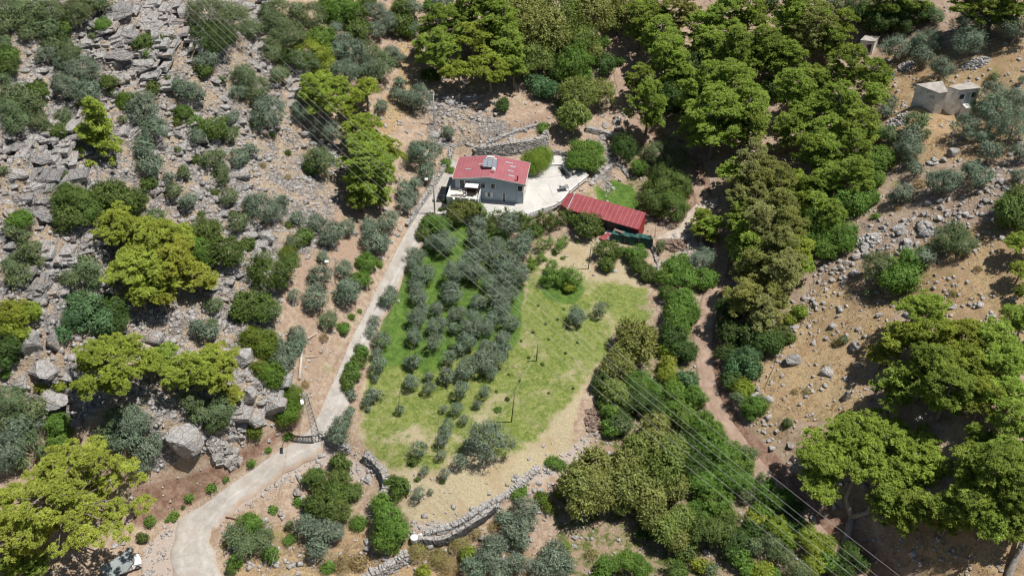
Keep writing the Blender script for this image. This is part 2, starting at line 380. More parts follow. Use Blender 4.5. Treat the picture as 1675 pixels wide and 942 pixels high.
M['olive'] = leaf_mat('olive_leaves', (.065, .095, .06), (.31, .385, .275), (.19, .265, .17), trans=.12)
M['wild'] = leaf_mat('wild_olive_leaves', (.055, .09, .035), (.25, .32, .14), (.19, .26, .13), trans=.14)
M['dark'] = leaf_mat('dark_evergreen_leaves', (.045, .08, .018), (.18, .255, .06), (.15, .22, .04), trans=.18)
M['deep'] = leaf_mat('deep_shade_leaves', (.03, .06, .015), (.105, .18, .04), (.09, .15, .03), trans=.16)  # foliage of a darker green than the other leaf materials
M['fresh'] = leaf_mat('fresh_green_leaves', (0.088, 0.175, 0.025), (0.213, 0.375, 0.075), (0.188, 0.275, 0.050), trans=.3)
M['plane'] = leaf_mat('plane_tree_leaves', (.10, .13, .03), (.38, .42, .13), (.24, .31, .07), trans=.25)
M['yellow'] = leaf_mat('yellow_green_leaves', (0.180, 0.240, 0.024), (0.384, 0.456, 0.072), (0.264, 0.360, 0.048), trans=.3)
M['vivid'] = leaf_mat('mastic_leaves', (0.078, 0.137, 0.016), (0.208, 0.286, 0.039), (0.130, 0.221, 0.026), trans=.25)
M['teal'] = leaf_mat('blue_green_leaves', (0.058, 0.137, 0.052), (0.169, 0.299, 0.130), (0.104, 0.208, 0.078), trans=.22)
M['pine'] = leaf_mat('bright_pine_needles', (.12, .175, .02), (.49, .59, .10), (.43, .55, .11), trans=.3)
M['pineg'] = leaf_mat('green_pine_needles', (.09, .15, .02), (.41, .54, .10), (.48, .57, .11), trans=.3)
M['pineb'] = leaf_mat('brown_tipped_pine_needles', (.13, .155, .035), (.46, .50, .15), (.48, .45, .22), trans=.28)
M['pinel'] = leaf_mat('lemon_pine_needles', (.15, .19, .02), (.55, .60, .11), (.50, .56, .11), trans=.3)
M['willow'] = leaf_mat('willow_leaves', (0.176, 0.264, 0.033), (0.330, 0.440, 0.077), None, trans=.35)
M['oleander'] = leaf_mat('oleander_leaves', (0.084, 0.168, 0.028), (0.224, 0.336, 0.070), (0.280, 0.140, 0.070), trans=.25)
M['dry'] = leaf_mat('dry_brush', (.22, .16, .07), (.45, .36, .17), (.25, .25, .08), gloss=.1, trans=.15)
M['straw'] = leaf_mat('straw_blades', (.38, .26, .12), (.68, .52, .28), None, gloss=.1, trans=.2)
M['grassb'] = leaf_mat('grass_blades', (.10, .19, .02), (.26, .38, .06), None, gloss=.1, trans=.3)
M['bark'] = plain('bark', (.25, .21, .17), .95, .1, .35, 3, bump=.6)
M['greybark'] = plain('grey_bark', (.30, .27, .24), .95, .1, .3, 3, bump=.6)
M['rock'] = rock_mat('limestone', (.43, .415, .40), (.43, .34, .27))
M['rockd'] = rock_mat('dark_limestone', (.31, .30, .295), (.34, .27, .22))
M['rubble'] = rock_mat('rubble_stone', (.60, .58, .56), (.50, .40, .32), 2.0)
M['redrock'] = rock_mat('red_rubble', (.34, .24, .19), (.38, .30, .24), 2.0)
M['wallst'] = rock_mat('dry_stone', (.56, .54, .51), (.42, .36, .30), 2.5)
M['white'] = plain('white_paint', (.80, .80, .78), .5, .4, .05)
M['cream'] = plain('cream_paint', (.74, .70, .62), .7, .3, .08)
M['blue'] = plain('blue_render', (.42, .50, .56), .85, .2, .08, 1.2)
M['glass'] = plain('window_glass', (.035, .045, .055), .12, .6, .3, .8)
M['metal'] = plain('galvanised_metal', (.42, .43, .44), .45, .5, .15, 3, metal=.6)
M['galv'] = plain('pale_zinc_sheet', (.50, .54, .56), .5, .5, .2, 2, metal=.3, dirt=(.34, .38, .38))
M['concp'] = plain('pole_concrete', (.55, .53, .50), .9, .2, .15, 3)
M['darkm'] = plain('dark_metal', (.07, .07, .07), .6, .4, .2)
M['rust'] = plain('rusty_metal', (.16, .09, .06), .8, .2, .3, 3)
M['wood'] = plain('weathered_wood', (.22, .17, .13), .9, .1, .25, 3)
M['brown'] = plain('brown_fabric', (.10, .055, .045), .8, .2, .2)
M['whitew'] = plain('whitewash', (.80, .79, .77), .85, .2, .12, 1.5, dirt=(.20, .18, .17))
M['stainw'] = plain('stained_whitewash', (.76, .745, .72), .9, .2, .12, .9, dirt=(.30, .28, .27))
M['slab'] = plain('roof_slab', (.42, .39, .35), .9, .2, .2, 1.0, dirt=(.28, .25, .22))
M['doorb'] = plain('blue_door_paint', (.28, .38, .44), .6, .3, .1)
M['wire'] = plain('bare_wire', (.45, .45, .45), .5, .4, .05)
M['carw'] = plain('white_car_paint', (.82, .83, .84), .25, .6, .02)
M['carb'] = plain('black_car_paint', (.015, .016, .018), .2, .6, .02)
M['rubber'] = plain('rubber', (.02, .02, .02), .8, .3, .1)
M['deadw'] = plain('bleached_wood', (.62, .56, .50), .9, .1, .12, 3)
M['solar'] = plain('solar_glass', (.34, .40, .44), .15, .6, .1)
M['tarp'] = plain('grey_tarpaulin', (.27, .30, .30), .7, .3, .12, 1.5)
M['path'] = plain('pale_path', (.50, .43, .36), .9, .2, .14, 1.0, dirt=(.40, .30, .23))

def corrug(name, col, axis_i, freq, dirt=(.40, .17, .17)):
    m, nt, o = mat_new(name); N = NT(nt)
    tc = N.n('ShaderNodeTexCoord'); sx = N.n('ShaderNodeSeparateXYZ'); N.l(tc.outputs['Object'], sx.inputs[0])
    w = N.math('SINE', N.math('MULTIPLY', sx.outputs[axis_i], freq))
    rib = N.mapr(w, .55, .95)
    n1 = N.noise(tc.outputs['Object'], .6, 5, .6)
    c = N.mix(N.mapr(n1, .35, .75, 0, .5), col, tuple(min(1, v*1.25+.03) for v in col))
    c = N.mix(N.mapr(N.noise(tc.outputs['Object'], 4, 4, .7), .5, .75, 0, .4), c, dirt); c = N.mix(N.mapr(N.noise(tc.outputs['Object'], .9, 6, .75), .5, .7, 0, .45), c, tuple(v*.72+.09 for v in col))
    c = N.mix(N.math('MULTIPLY', rib, .14), c, tuple(min(1, v*1.5+.08) for v in col))
    principled(N, o, c, .5, .35, N.bump(rib, .5, .05)); return m
M['roofr'] = corrug('red_roof_sheet', (.35, .115, .13), 0, 9.0)
M['shedr'] = corrug('red_shed_sheet', (.30, .06, .068), 0, 7.0, (.34, .07, .07))
M['shedw'] = plain('red_wall_sheet', (.30, .025, .025), .6, .3, .1)
def net_mat():
    m, nt, o = mat_new('green_net'); N = NT(nt); co = N.co()
    f = N.noise(co, 1.2, 5, .6)
    c = N.mix(N.mapr(f, .35, .7), (.025, .07, .062), (.06, .15, .13))
    principled(N, o, c, .8, .2, N.bump(N.noise(co, 5, 3), .4, .1)); return m
M['net'] = net_mat()

def conc_mat():
    m, nt, o = mat_new('yard_concrete'); N = NT(nt); geo = N.n('ShaderNodeNewGeometry'); co = geo.outputs['Position']
    c = N.mix(N.mapr(N.noise(co, .35, 6, .6), .3, .7), (.52, .505, .48), (.65, .635, .60))
    c = N.mix(N.mapr(N.noise(co, 1.3, 6, .75), .55, .7, 0, .45), c, (.46, .43, .38))
    c = N.mix(N.mapr(N.noise(co, .7, 7, .8, .6), .52, .64, 0, .5), c, (.42, .39, .35)); c = N.mix(N.mapr(N.noise(co, .18, 3), .5, .62, 0, .35), c, (.50, .47, .42)); c = N.mix(N.mapr(N.vor(co, .22, 'DISTANCE_TO_EDGE'), 0, .010, .5, 0), c, (.35, .33, .3))
    principled(N, o, c, .85, .25, N.bump(N.noise(co, 6, 4), .3, .02)); return m
M['conc'] = conc_mat()
def lane_mat():
    m, nt, o = mat_new('lane_concrete'); N = NT(nt); geo = N.n('ShaderNodeNewGeometry'); co = geo.outputs['Position']
    uv = N.n('ShaderNodeAttribute', attribute_name='across')
    c = N.mix(N.mapr(N.noise(co, .5, 6, .65), .3, .7), (.36, .335, .30), (.49, .465, .43))
    c = N.mix(N.mapr(N.noise(co, 2.5, 6, .8), .5, .72, 0, .6), c, (.35, .29, .24))
    c = N.mix(N.mapr(N.vor(co, 3.2), .1, .35, .35, 0), c, (.62, .57, .52))
    c = N.mix(N.mapr(N.vor(co, .3, 'DISTANCE_TO_EDGE'), 0, .015, .45, 0), c, (.26, .22, .18))
    rut = N.math('ABSOLUTE', N.math('SUBTRACT', uv.outputs['Fac'], .42)); c = N.mix(N.math('MULTIPLY', N.mapr(rut, 0, .16, .45, 0), N.mapr(N.noise(co, .8, 4), .35, .6)), c, (.62, .58, .53))
    c = N.mix(N.mapr(N.noise(co, .28, 5, .7), .5, .62, 0, .5), c, (.38, .32, .27))
    edge = N.math('ADD', uv.outputs['Fac'], N.math('MULTIPLY', N.noise(co, 1.1, 4), .45))
    c = N.mix(N.mapr(edge, .9, 1.25, 0, .9), c, (.40, .29, .21))
    principled(N, o, c, .9, .2, N.bump(N.noise(co, 5, 5, .7), .5, .05)); return m
M['lane'] = lane_mat()
def track_mat():
    m, nt, o = mat_new('track_dirt'); N = NT(nt); geo = N.n('ShaderNodeNewGeometry'); co = geo.outputs['Position']
    c = N.mix(N.mapr(N.noise(co, .5, 6, .65), .3, .7), (.31, .22, .165), (.45, .335, .26))
    c = N.mix(N.mapr(N.noise(co, 3, 6, .8), .52, .72, 0, .5), c, (.24, .15, .11))
    c = N.mix(N.mapr(N.vor(co, 1.6), .08, .22, .6, 0), c, (.52, .45, .39)); uv = N.n('ShaderNodeAttribute', attribute_name='across'); rut = N.math('ABSOLUTE', N.math('SUBTRACT', uv.outputs['Fac'], .45)); c = N.mix(N.mapr(rut, 0, .15, .5, 0), c, (.30, .20, .15)); c = N.mix(N.mapr(N.math('ADD', uv.outputs['Fac'], N.math('MULTIPLY', N.noise(co, 1.0, 5), .6)), .95, 1.3, 0, .9), c, (.36, .25, .18))
    principled(N, o, c, .95, .1, N.bump(N.noise(co, 4, 5, .7), .6, .08)); return m
M['track'] = track_mat()
def ground_mat():
    m, nt, o = mat_new('hillside_ground'); N = NT(nt); geo = N.n('ShaderNodeNewGeometry'); co = geo.outputs['Position']
    A = N.n('ShaderNodeAttribute', attribute_name='ZA'); B = N.n('ShaderNodeAttribute', attribute_name='ZB'); C = N.n('ShaderNodeAttribute', attribute_name='ZC')
    sa = N.n('ShaderNodeSeparateColor'); N.l(A.outputs['Color'], sa.inputs[0]); sb = N.n('ShaderNodeSeparateColor'); N.l(B.outputs['Color'], sb.inputs[0])
    sc = N.n('ShaderNodeSeparateColor'); N.l(C.outputs['Color'], sc.inputs[0])
    mp = N.n('ShaderNodeMapping'); N.l(co, mp.inputs[0]); mp.inputs['Scale'].default_value = (1, 1, 2.5); rco = mp.outputs[0]
    nb = N.noise(co, .22, 6, .62); nm = N.noise(co, .9, 6, .65, .3); nf = N.noise(co, 3.4, 5, .7); nv = N.noise(co, 11, 3, .7)
    peb = N.vor(co, 1.9); peb2 = N.vor(co, 3.6)
    def msk(s, amt=.9, lo=.36, hi=.64, n=nm):
        return N.mapr(N.math('ADD', s, N.math('MULTIPLY', N.math('SUBTRACT', n, .5), amt)), lo, hi)
    earth = N.mix(N.mapr(nm, .3, .7), (.34, .24, .17), (.52, .41, .31))
    earth = N.mix(N.mapr(nf, .45, .72, 0, .7), earth, (.24, .165, .115))
    earth = N.mix(N.mapr(peb, .12, .26, .85, 0), earth, (.54, .50, .46))
    earth = N.mix(N.mapr(N.math('ADD', peb2, N.math('MULTIPLY', nb, .35)), .22, .34, .6, 0), earth, (.52, .46, .41))
    sw = N.noise(co, 1.5, 6, .7, 2.2)
    strawc = N.mix(N.mapr(nf, .3, .7), (.37, .27, .14), (.62, .49, .29)); strawc = N.mix(N.mapr(sw, .40, .54, .85, 0), strawc, (.30, .21, .125)); strawc = N.mix(N.mapr(sw, .56, .7, 0, .6), strawc, (.70, .58, .40)); strawc = N.mix(N.mapr(peb2, .1, .18, .7, 0), strawc, (.55, .51, .46))
    strawc = N.mix(N.mapr(nv, .42, .7, 0, .55), strawc, (.27, .18, .10))
    strawc = N.mix(N.mapr(nb, .42, .66, 0, .55), strawc, (.40, .25, .16))
    redc = N.mix(N.mapr(nm, .3, .7), (.20, .115, .08), (.40, .27, .20)); redc = N.mix(N.mapr(nf, .5, .7, 0, .6), redc, (.11, .055, .04))
    redc = N.mix(N.mapr(peb, .08, .17, .6, 0), redc, (.45, .36, .30))
    grav = N.mix(N.mapr(nv, .3, .7), (.34, .26, .21), (.58, .51, .45)); grav = N.mix(N.mapr(peb2, .12, .3, .7, 0), grav, (.62, .57, .53))
    yel = N.mix(N.mapr(nf, .3, .72), (.38, .32, .20), (.56, .49, .33)); yel = N.mix(N.mapr(nb, .45, .62, 0, .5), yel, (.44, .31, .20))
    yel = N.mix(N.mapr(nv, .55, .7, 0, .45), yel, (.26, .21, .09))
    grn = N.mix(N.mapr(nm, .32, .68), (.12, .18, .035), (.26, .30, .085)); ns_ = N.noise(co, 1.9, 6, .75); grn = N.mix(N.mapr(ns_, .5, .62, 0, .75), grn, (.38, .37, .15)); grn = N.mix(N.mapr(ns_, .36, .46, .6, 0), grn, (.08, .16, .025)); grn = N.mix(N.mapr(nv, .5, .68, 0, .6), grn, (.07, .13, .02))
    grn = N.mix(N.mapr(nf, .5, .66, 0, .5), grn, (.30, .33, .09))
    weed = N.mix(N.mapr(nf, .3, .7), (.07, .10, .025), (.17, .18, .06))
    rk = N.noise(rco, 1.3, 7, .68, .5); wn_ = N.n('ShaderNodeTexNoise'); wn_.inputs['Scale'].default_value = .9; wn_.inputs['Detail'].default_value = 5; N.l(rco, wn_.inputs['Vector'])
    wv = N.mix(.9, rco, wn_.outputs['Color'], 'ADD'); m2 = N.n('ShaderNodeMapping'); N.l(wv, m2.inputs[0]); m2.inputs['Scale'].default_value = (.45, 1.2, 1); wv = m2.outputs[0]; crk = N.vor(wv, .8, 'DISTANCE_TO_EDGE'); crk2 = N.vor(wv, 2.0, 'DISTANCE_TO_EDGE')
    rockc = N.mix(N.mapr(rk, .3, .68), (.16, .15, .145), (.50, .48, .46))
    rockc = N.mix(N.mapr(crk, 0, .07, .7, 0), rockc, (.11, .095, .08)); rockc = N.mix(N.mapr(crk2, 0, .09, .5, 0), rockc, (.16, .14, .12))
    rockc = N.mix(N.mapr(N.math('ADD', nb, N.math('MULTIPLY', nm, .5)), .68, .80, 0, .9), rockc, N.mix(N.mapr(nf, .35, .65), N.mix(N.mapr(nb, .45, .6), (.42, .32, .245), (.44, .31, .17)), (.58, .49, .40)))
    c = earth
    c = N.mix(msk(sa.outputs[2]), c, strawc)
    c = N.mix(msk(sc.outputs[0]), c, yel)
    c = N.mix(msk(sb.outputs[1], .7), c, grav)
    c = N.mix(msk(sb.outputs[2], 1.3), c, weed)
    c = N.mix(msk(sb.outputs[0], .8), c, redc)
    gm_ = N.mapr(N.math('ADD', sa.outputs[1], N.math('ADD', N.math('MULTIPLY', N.math('SUBTRACT', nf, .5), 1.6), N.math('MULTIPLY', N.math('SUBTRACT', nb, .5), 2.6))), .25, .80)
    c = N.mix(gm_, c, grn)
    viv = N.mix(N.mapr(nm, .35, .65), (.055, .125, .025), (.12, .215, .04)); viv = N.mix(N.mapr(nf, .52, .7, 0, .5), viv, (.26, .34, .08))
    c = N.mix(N.math('MULTIPLY', msk(sc.outputs[1], 1.5, .40, .66), .9), c, viv)
    scr = N.mix(N.mapr(nf, .35, .65), (.20, .145, .09), (.36, .28, .18))
    c = N.mix(msk(sc.outputs[2], 1.6, .4, .6), c, scr)
    mr = msk(sa.outputs[0], 1.1, .42, .58)
    c = N.mix(mr, c, rockc)
    h = N.math('ADD', N.math('MULTIPLY', nf, .5), N.math('MULTIPLY', nv, .35))
    h2 = N.math('ADD', N.math('MULTIPLY', rk, 1.6), N.math('ADD', N.mapr(crk, 0, .1, 0, .6), N.mapr(crk2, 0, .12, 0, .3)))
    hm = N.n('ShaderNodeMix'); N.l(mr, hm.inputs[0]); N.l(h, hm.inputs[2]); N.l(h2, hm.inputs[3])
    principled(N, o, c, .95, .12, N.bump(hm.outputs[0], .8, .35)); return m
M['ground'] = ground_mat()
# ---------------------------------------------------------------- the ground sheet, lane, track, yard
ny, nx = GX.shape
V = np.stack([GX, GY, TZ], 2).reshape(-1, 3)
ii = np.arange(ny*nx).reshape(ny, nx)
Fq = np.stack([ii[:-1, :-1], ii[:-1, 1:], ii[1:, 1:], ii[1:, :-1]], 2).reshape(-1, 4)
gm = new_mesh('ground', V, Fq, (M['ground'],), True)
def colattr(me, name, a, b, c):
    at = me.attributes.new(name, 'FLOAT_COLOR', 'POINT')
    at.data.foreach_set('color', np.stack([a, b, c, np.ones_like(a)], 2).astype(np.float32).ravel())
farz = np.clip(far/10, 0, 1)
colattr(gm, 'ZA', rock, Z['green']*(1-flat), Z['straw']+farz*.4); colattr(gm, 'ZB', Z['red'], Z['gravel'], Z['weeds']+farz*.5); z0 = Z['yellow']*1.0
colattr(gm, 'ZC', z0, Z['vivid'], Z['scrub'])
tag(link('ground', gm), kind='structure')
def strip(name, W, mat, off, zf=None):
    V = []; Fs = []; ac = []; K = 11
    W = np.array(W); rng = random.Random(4)
    for i, (x, y, w) in enumerate(W):
        a = W[max(i-1, 0)]; b = W[min(i+1, len(W)-1)]; t = np.array([b[0]-a[0], b[1]-a[1]]); t /= np.hypot(*t); nrm = np.array([t[1], -t[0]])
        for k in range(K):
            u = (k/(K-1)*2-1); ww = w/2*(1+.06*math.sin(i*.9+(k > 5)*2)+.05*math.sin(i*.37))
            qx, qy = x+nrm[0]*u*ww, y+nrm[1]*u*ww
            V.append((qx, qy, (hz(x, y)*.5+hz(qx, qy)*.5)+off - (.7 if abs(u) == 1 else 0))); ac.append(abs(u))
    for i in range(len(W)-1):
        for k in range(K-1): Fs.append((i*K+k, i*K+k+1, (i+1)*K+k+1, (i+1)*K+k))
    me = new_mesh(name, V, Fs, (mat,), True)
    at = me.attributes.new('across', 'FLOAT', 'POINT'); at.data.foreach_set('value', np.array(ac, np.float32))
    return tag(link(name, me), kind='structure')
strip('lane', lane_w, M['lane'], .2)
strip('dirt_track', track_w, M['track'], .12)
# concrete yard: a slab on the pad
def slab(name, poly, z0, z1, mat, parent=None):
    n = len(poly); V = [(*p[:2], z0) for p in poly]+[(*p[:2], z1) for p in poly]
    Fs = [tuple(range(n, 2*n)), tuple(range(n))[::-1]]+[(i, (i+1) % n, (i+1) % n+n, i+n) for i in range(n)]
    o = link(name, new_mesh(name, V, Fs, (mat,)), parent); return o
yard = [G(a, b, .1) for a, b in P(CONC)]
area = sum(yard[i-1].x*yard[i].y-yard[i].x*yard[i-1].y for i in range(len(yard)))
if area < 0: yard = yard[::-1]
tag(slab('yard_pavement', yard, -2.4, .1, M['conc']), kind='structure')
pp = [ground_pt(a, b) for a, b in P('1072 392,1092 380,1112 372,1124 350,1142 332,1170 326,1176 338,1150 350,1140 372,1120 382,1130 392,1110 391,1090 392')]
pp = [Vector((p.x, p.y, p.z)) for p in pp]
me = new_mesh('concrete_path', [(p.x, p.y, hz(p.x, p.y)+.16) for p in pp], [tuple(range(len(pp)))], (M['path'],))
tag(link('concrete_path', me), kind='structure')
# ---------------------------------------------------------------- foliage
def unit(v): return v/np.maximum(np.linalg.norm(v, axis=1, keepdims=True), 1e-9)
def quads(C, Nn, a, b, rg, tint, axis_dir=None):
    """leaf-sized faces at C with normal Nn, half sizes a x b"""
    n = len(C); r = rg.normal(size=(n, 3)) if axis_dir is None else axis_dir+rg.normal(size=(n, 3))*.15
    u = unit(r - Nn*(r*Nn).sum(1, keepdims=True)); w = np.cross(Nn, u)
    a = np.asarray(a).reshape(-1, 1); b = np.asarray(b).reshape(-1, 1)
    V = np.stack([C-u*a*.9, C+w*b*.9-u*a*.1, C+u*a*1.1, C-w*b*.9-u*a*.1], 1)
    return V.reshape(-1, 3), tint
def finish(name, parts, mat):
    V = np.concatenate([p[0] for p in parts]); T = np.concatenate([p[1] for p in parts])
    Fq = np.arange(len(V)).reshape(-1, 4)
    return new_mesh(name, V, Fq, (mat,), False, T)
def dirs(n, rg, zlo=-.55, zhi=1.0):
    z = rg.uniform(zlo, zhi, n); t = rg.uniform(0, 2*math.pi, n); s = np.sqrt(np.maximum(0, 1-z*z))
    return np.stack([s*np.cos(t), s*np.sin(t), z], 1)
def crown_round(R, seed, leaf=.17, dens=1.0, zr=.85, loose=.0, zlo=-.5, spiky=0.0):
    rg = np.random.default_rng(seed); nl = int(7+6*R); rl = R*np.clip(.48-.045*R, .25, .46)
    # evenly spread lobes with uneven reach
    k = np.arange(nl)+.5; z = zlo+(1-zlo)*k/nl; t = k*2.39996+rg.uniform(0, 6); s = np.sqrt(np.maximum(0, 1-z*z))
    D = unit(np.stack([s*np.cos(t), s*np.sin(t), z], 1)+rg.normal(size=(nl, 3))*.16)
    reach = (R-rl)*rg.uniform(.60, 1.22, (nl, 1)); an = np.arctan2(D[:, 1], D[:, 0]); ph = rg.uniform(0, 6.28, 2); reach = reach*(1+.14*np.sin(an+ph[0])+.13*np.sin(2*an+ph[1]))[:, None]; L = D*reach*np.array([1, 1, zr]); rls = rl*rg.uniform(.65, 1.2, nl)
    lob_t = rg.uniform(-.12, .12, nl)
    cr = np.clip(.26+.03*R, .26, .42)
    parts = []
    for i in range(nl):
        if rg.random() < .10 and nl > 10: continue
        nc = int(dens*max(8, 3.6*math.pi*rls[i]**2/(cr*cr*1.9)))
        d = dirs(nc, rg, -1, 1); c = L[i]+d*rls[i]*rg.uniform(.78, 1.12, (nc, 1))*np.array([1, 1, .85])
        el = np.linalg.norm(c/np.array([R, R, R*zr]), axis=1); keep = (el > .58) & (c[:, 2] > -R*.62)
        c, d = c[keep], d[keep]
        if loose: kk = rg.random(len(c)) > loose; c, d = c[kk], d[kk]
        if not len(c): continue
        ct = rg.uniform(-.22, .22, len(c)); m = 13
        cc = np.repeat(c, m, 0); dd = np.repeat(d, m, 0); off = rg.normal(size=cc.shape)*cr*.55
        P_ = cc+off; n_ = unit(unit(cc*np.array([1, 1, 1.2]))*.7+dd*.5+np.array([0, 0, .35])+rg.normal(size=cc.shape)*.52)
        sz = leaf*rg.uniform(.7, 1.35, len(P_))
        ti = np.clip(.48+lob_t[i]+np.repeat(ct, m)+rg.normal(size=len(P_))*.17, 0, 1)
        parts.append(quads(P_, n_, sz*.62, sz*.34, rg, ti))
    if spiky:
        n = int(90*R*R*spiky); d = dirs(n, rg, -.2, 1); P_ = d*R*rg.uniform(.85, 1.12, (n, 1))*np.array([1, 1, zr])
        parts.append(quads(P_, unit(rg.normal(size=P_.shape)), leaf*.9, leaf*.3, rg, rg.uniform(.4, 1, n), d))
    return parts
def tufts(C, rg, r=.27, nb=8, tint=None, w=.06):
    n = len(C); cc = np.repeat(C, nb, 0); d = unit(dirs(n*nb, rg, -.1, 1)+np.array([0, 0, .15]))
    L = r*rg.uniform(.75, 1.25, n*nb); side = unit(np.cross(d, rg.normal(size=d.shape))*.75+np.array([0, 0, .8]))
    P_ = cc+d*(L*.5)[:, None]
    ti = np.clip(np.repeat(tint, nb)+rg.normal(size=n*nb)*.14, 0, 1)
    return quads(P_, side, L*.55, np.full(len(L), w), rg, ti, d)
def crown_pine(R, seed, shape='umbrella', h=None, sparse=0.0, tipalt=0.0):
    """limb ends carry lobes, lobes carry puffs of needle tufts; returns faces and limb lines"""
    rg = np.random.default_rng(seed); parts = []; limbs = []
    h = h or R*1.1
    area = R*(R+h)*.5
    nl = int(8+2.1*area**.84) if shape != 'conical' else int(22+9*R)
    k = (np.arange(nl)+.5)/nl; zlo = {'umbrella': -.25, 'tall': -.55, 'conical': -1}[shape]; z = zlo+(1.0-zlo)*k
    t = np.arange(nl)*2.39996+rg.uniform(-.35, .35, nl)
    if shape == 'conical': s = (1-(z+1)/2)**.85*1.0+.08
    elif shape == 'tall': s = np.sqrt(np.maximum(0, 1-np.abs(z)**2.2))*(1-.18*np.clip(z, 0, 1))
    else: s = np.sqrt(np.maximum(0, 1-np.clip(z, 0, 1)**2))*np.where(z < 0, .92, 1)
    reach = rg.uniform(.58, 1.14, nl); lr = (np.clip(.62+.095*R, .6, 1.35) if shape != 'conical' else .62)*rg.uniform(.7, 1.25, nl)
    hr = np.maximum(.1, R-lr*.55); ph = rg.uniform(0, 6.28, 3); reach = reach*(1+.16*np.sin(t+ph[0])+.13*np.sin(2*t+ph[1])+.10*np.sin(3*t+ph[2]))
    X = s*np.cos(t)*hr*reach; Y = s*np.sin(t)*hr*reach; Z_ = z*h*.92+rg.uniform(-.17, .12, nl)*h
    ninn = int(nl*.35)                                        # lower, inner lobes seen in the gaps
    a = rg.uniform(0, 6.28, ninn); q = np.sqrt(rg.random(ninn))*R*.72; X = np.r_[X, q*np.cos(a)]; Y = np.r_[Y, q*np.sin(a)]; Z_ = np.r_[Z_, rg.uniform(-.5, .1, ninn)*h]; lr = np.r_[lr, lr[:ninn]]
    n = len(X); keep = rg.random(n) > sparse; X, Y, Z_, lr = X[keep], Y[keep], Z_[keep], lr[keep]; n = len(X)
    lt = rg.uniform(-.14, .14, n)
    pr = .50
    for i in range(n):
        c = np.array([X[i], Y[i], Z_[i]]); r = lr[i]
        if rg.random() < .8:
            limbs.append((np.array([0, 0, Z_[i]-.35*np.hypot(X[i], Y[i])-.2]), c*np.array([.55, .55, 1])-np.array([0, 0, .45]), c-np.array([0, 0, .1])))
        npf = max(4, int(5.2*(r/pr)**2*.62)); d = dirs(npf, rg, -.25, 1); P0 = c+d*np.array([r, r, r*.5])*rg.uniform(.8, 1.12, (npf, 1))
        pt = lt[i]+rg.uniform(-.16, .16, npf)
        for j in range(npf):
            rr = pr*rg.uniform(.6, 1.15); nt = int(7+9*rr); dd = dirs(nt, rg, -.15, 1)
            C = P0[j]+dd*np.array([rr, rr, rr*.8])*.75
            parts.append(tufts(C, rg, .27, 7, .5+pt[j]+.0*dd[:, 0]))
        ns = int(npf*.4); ds = dirs(ns, rg, -.1, 1); parts.append(tufts(c+ds*np.array([r, r, r*.75])*rg.uniform(1.1, 1.3, (ns, 1)), rg, .36, 6, .55+lt[i]+rg.normal(size=ns)*.1, .05))
    return parts, limbs
def crown_cascade(R, seed):
    rg = np.random.default_rng(seed); n = int(420*R); d = dirs(n, rg, .0, 1); parts = []
    st = d*R*rg.uniform(.5, 1, (n, 1))*np.array([1, 1, .75])
    for k in range(9):
        P_ = st+np.stack([d[:, 0]*.05*k, d[:, 1]*.05*k, np.full(n, -.24*k)], 1)+rg.normal(size=(n, 3))*.05
        parts.append(quads(P_, unit(rg.normal(size=P_.shape)*.5+d), .16, .045, rg, np.clip(rg.uniform(.2, .9, n), 0, 1), np.tile([0, 0, -1.], (n, 1))))
    return parts
def trunk_mesh(h, r, seed, spread, n=4, lean=.12, limbs=None, top=None, fork=False):
    rg = random.Random(seed); mb = MB(); lx, ly = rg.uniform(-lean, lean)*h, rg.uniform(-lean, lean)*h
    if limbs is None:
        mb.tube([(0, 0, -.5), (0, 0, .05), (lx*.4, ly*.4, h*.5), (lx, ly, h)], [r*1.7, r*1.25, r*.9, r*.7], 8)
        for i in range(n):
            a = 6.283*i/n+rg.uniform(-.4, .4); s = spread*rg.uniform(.6, .95)
            mb.tube([(lx, ly, h-.15), (lx+math.cos(a)*s*.4, ly+math.sin(a)*s*.4, h+s*.45), (lx+math.cos(a)*s, ly+math.sin(a)*s, h+s*rg.uniform(.6, 1.0))], [r*.65, r*.4, r*.12], 6)
    else:
        mb.tube([(0, 0, -.6), (0, 0, .1), (lx*.3, ly*.3, top*.45), (0, 0, top)], [r*1.6, r*1.2, r*.85, r*.12], 9)
        for a, b, c in limbs:
            w = r*.32; mb.tube([tuple(a+np.array([0, 0, h])), tuple(b+np.array([0, 0, h])), tuple(c+np.array([0, 0, h]))], [w, w*.6, w*.18], 5, False)
    return mb
CACHE = {}
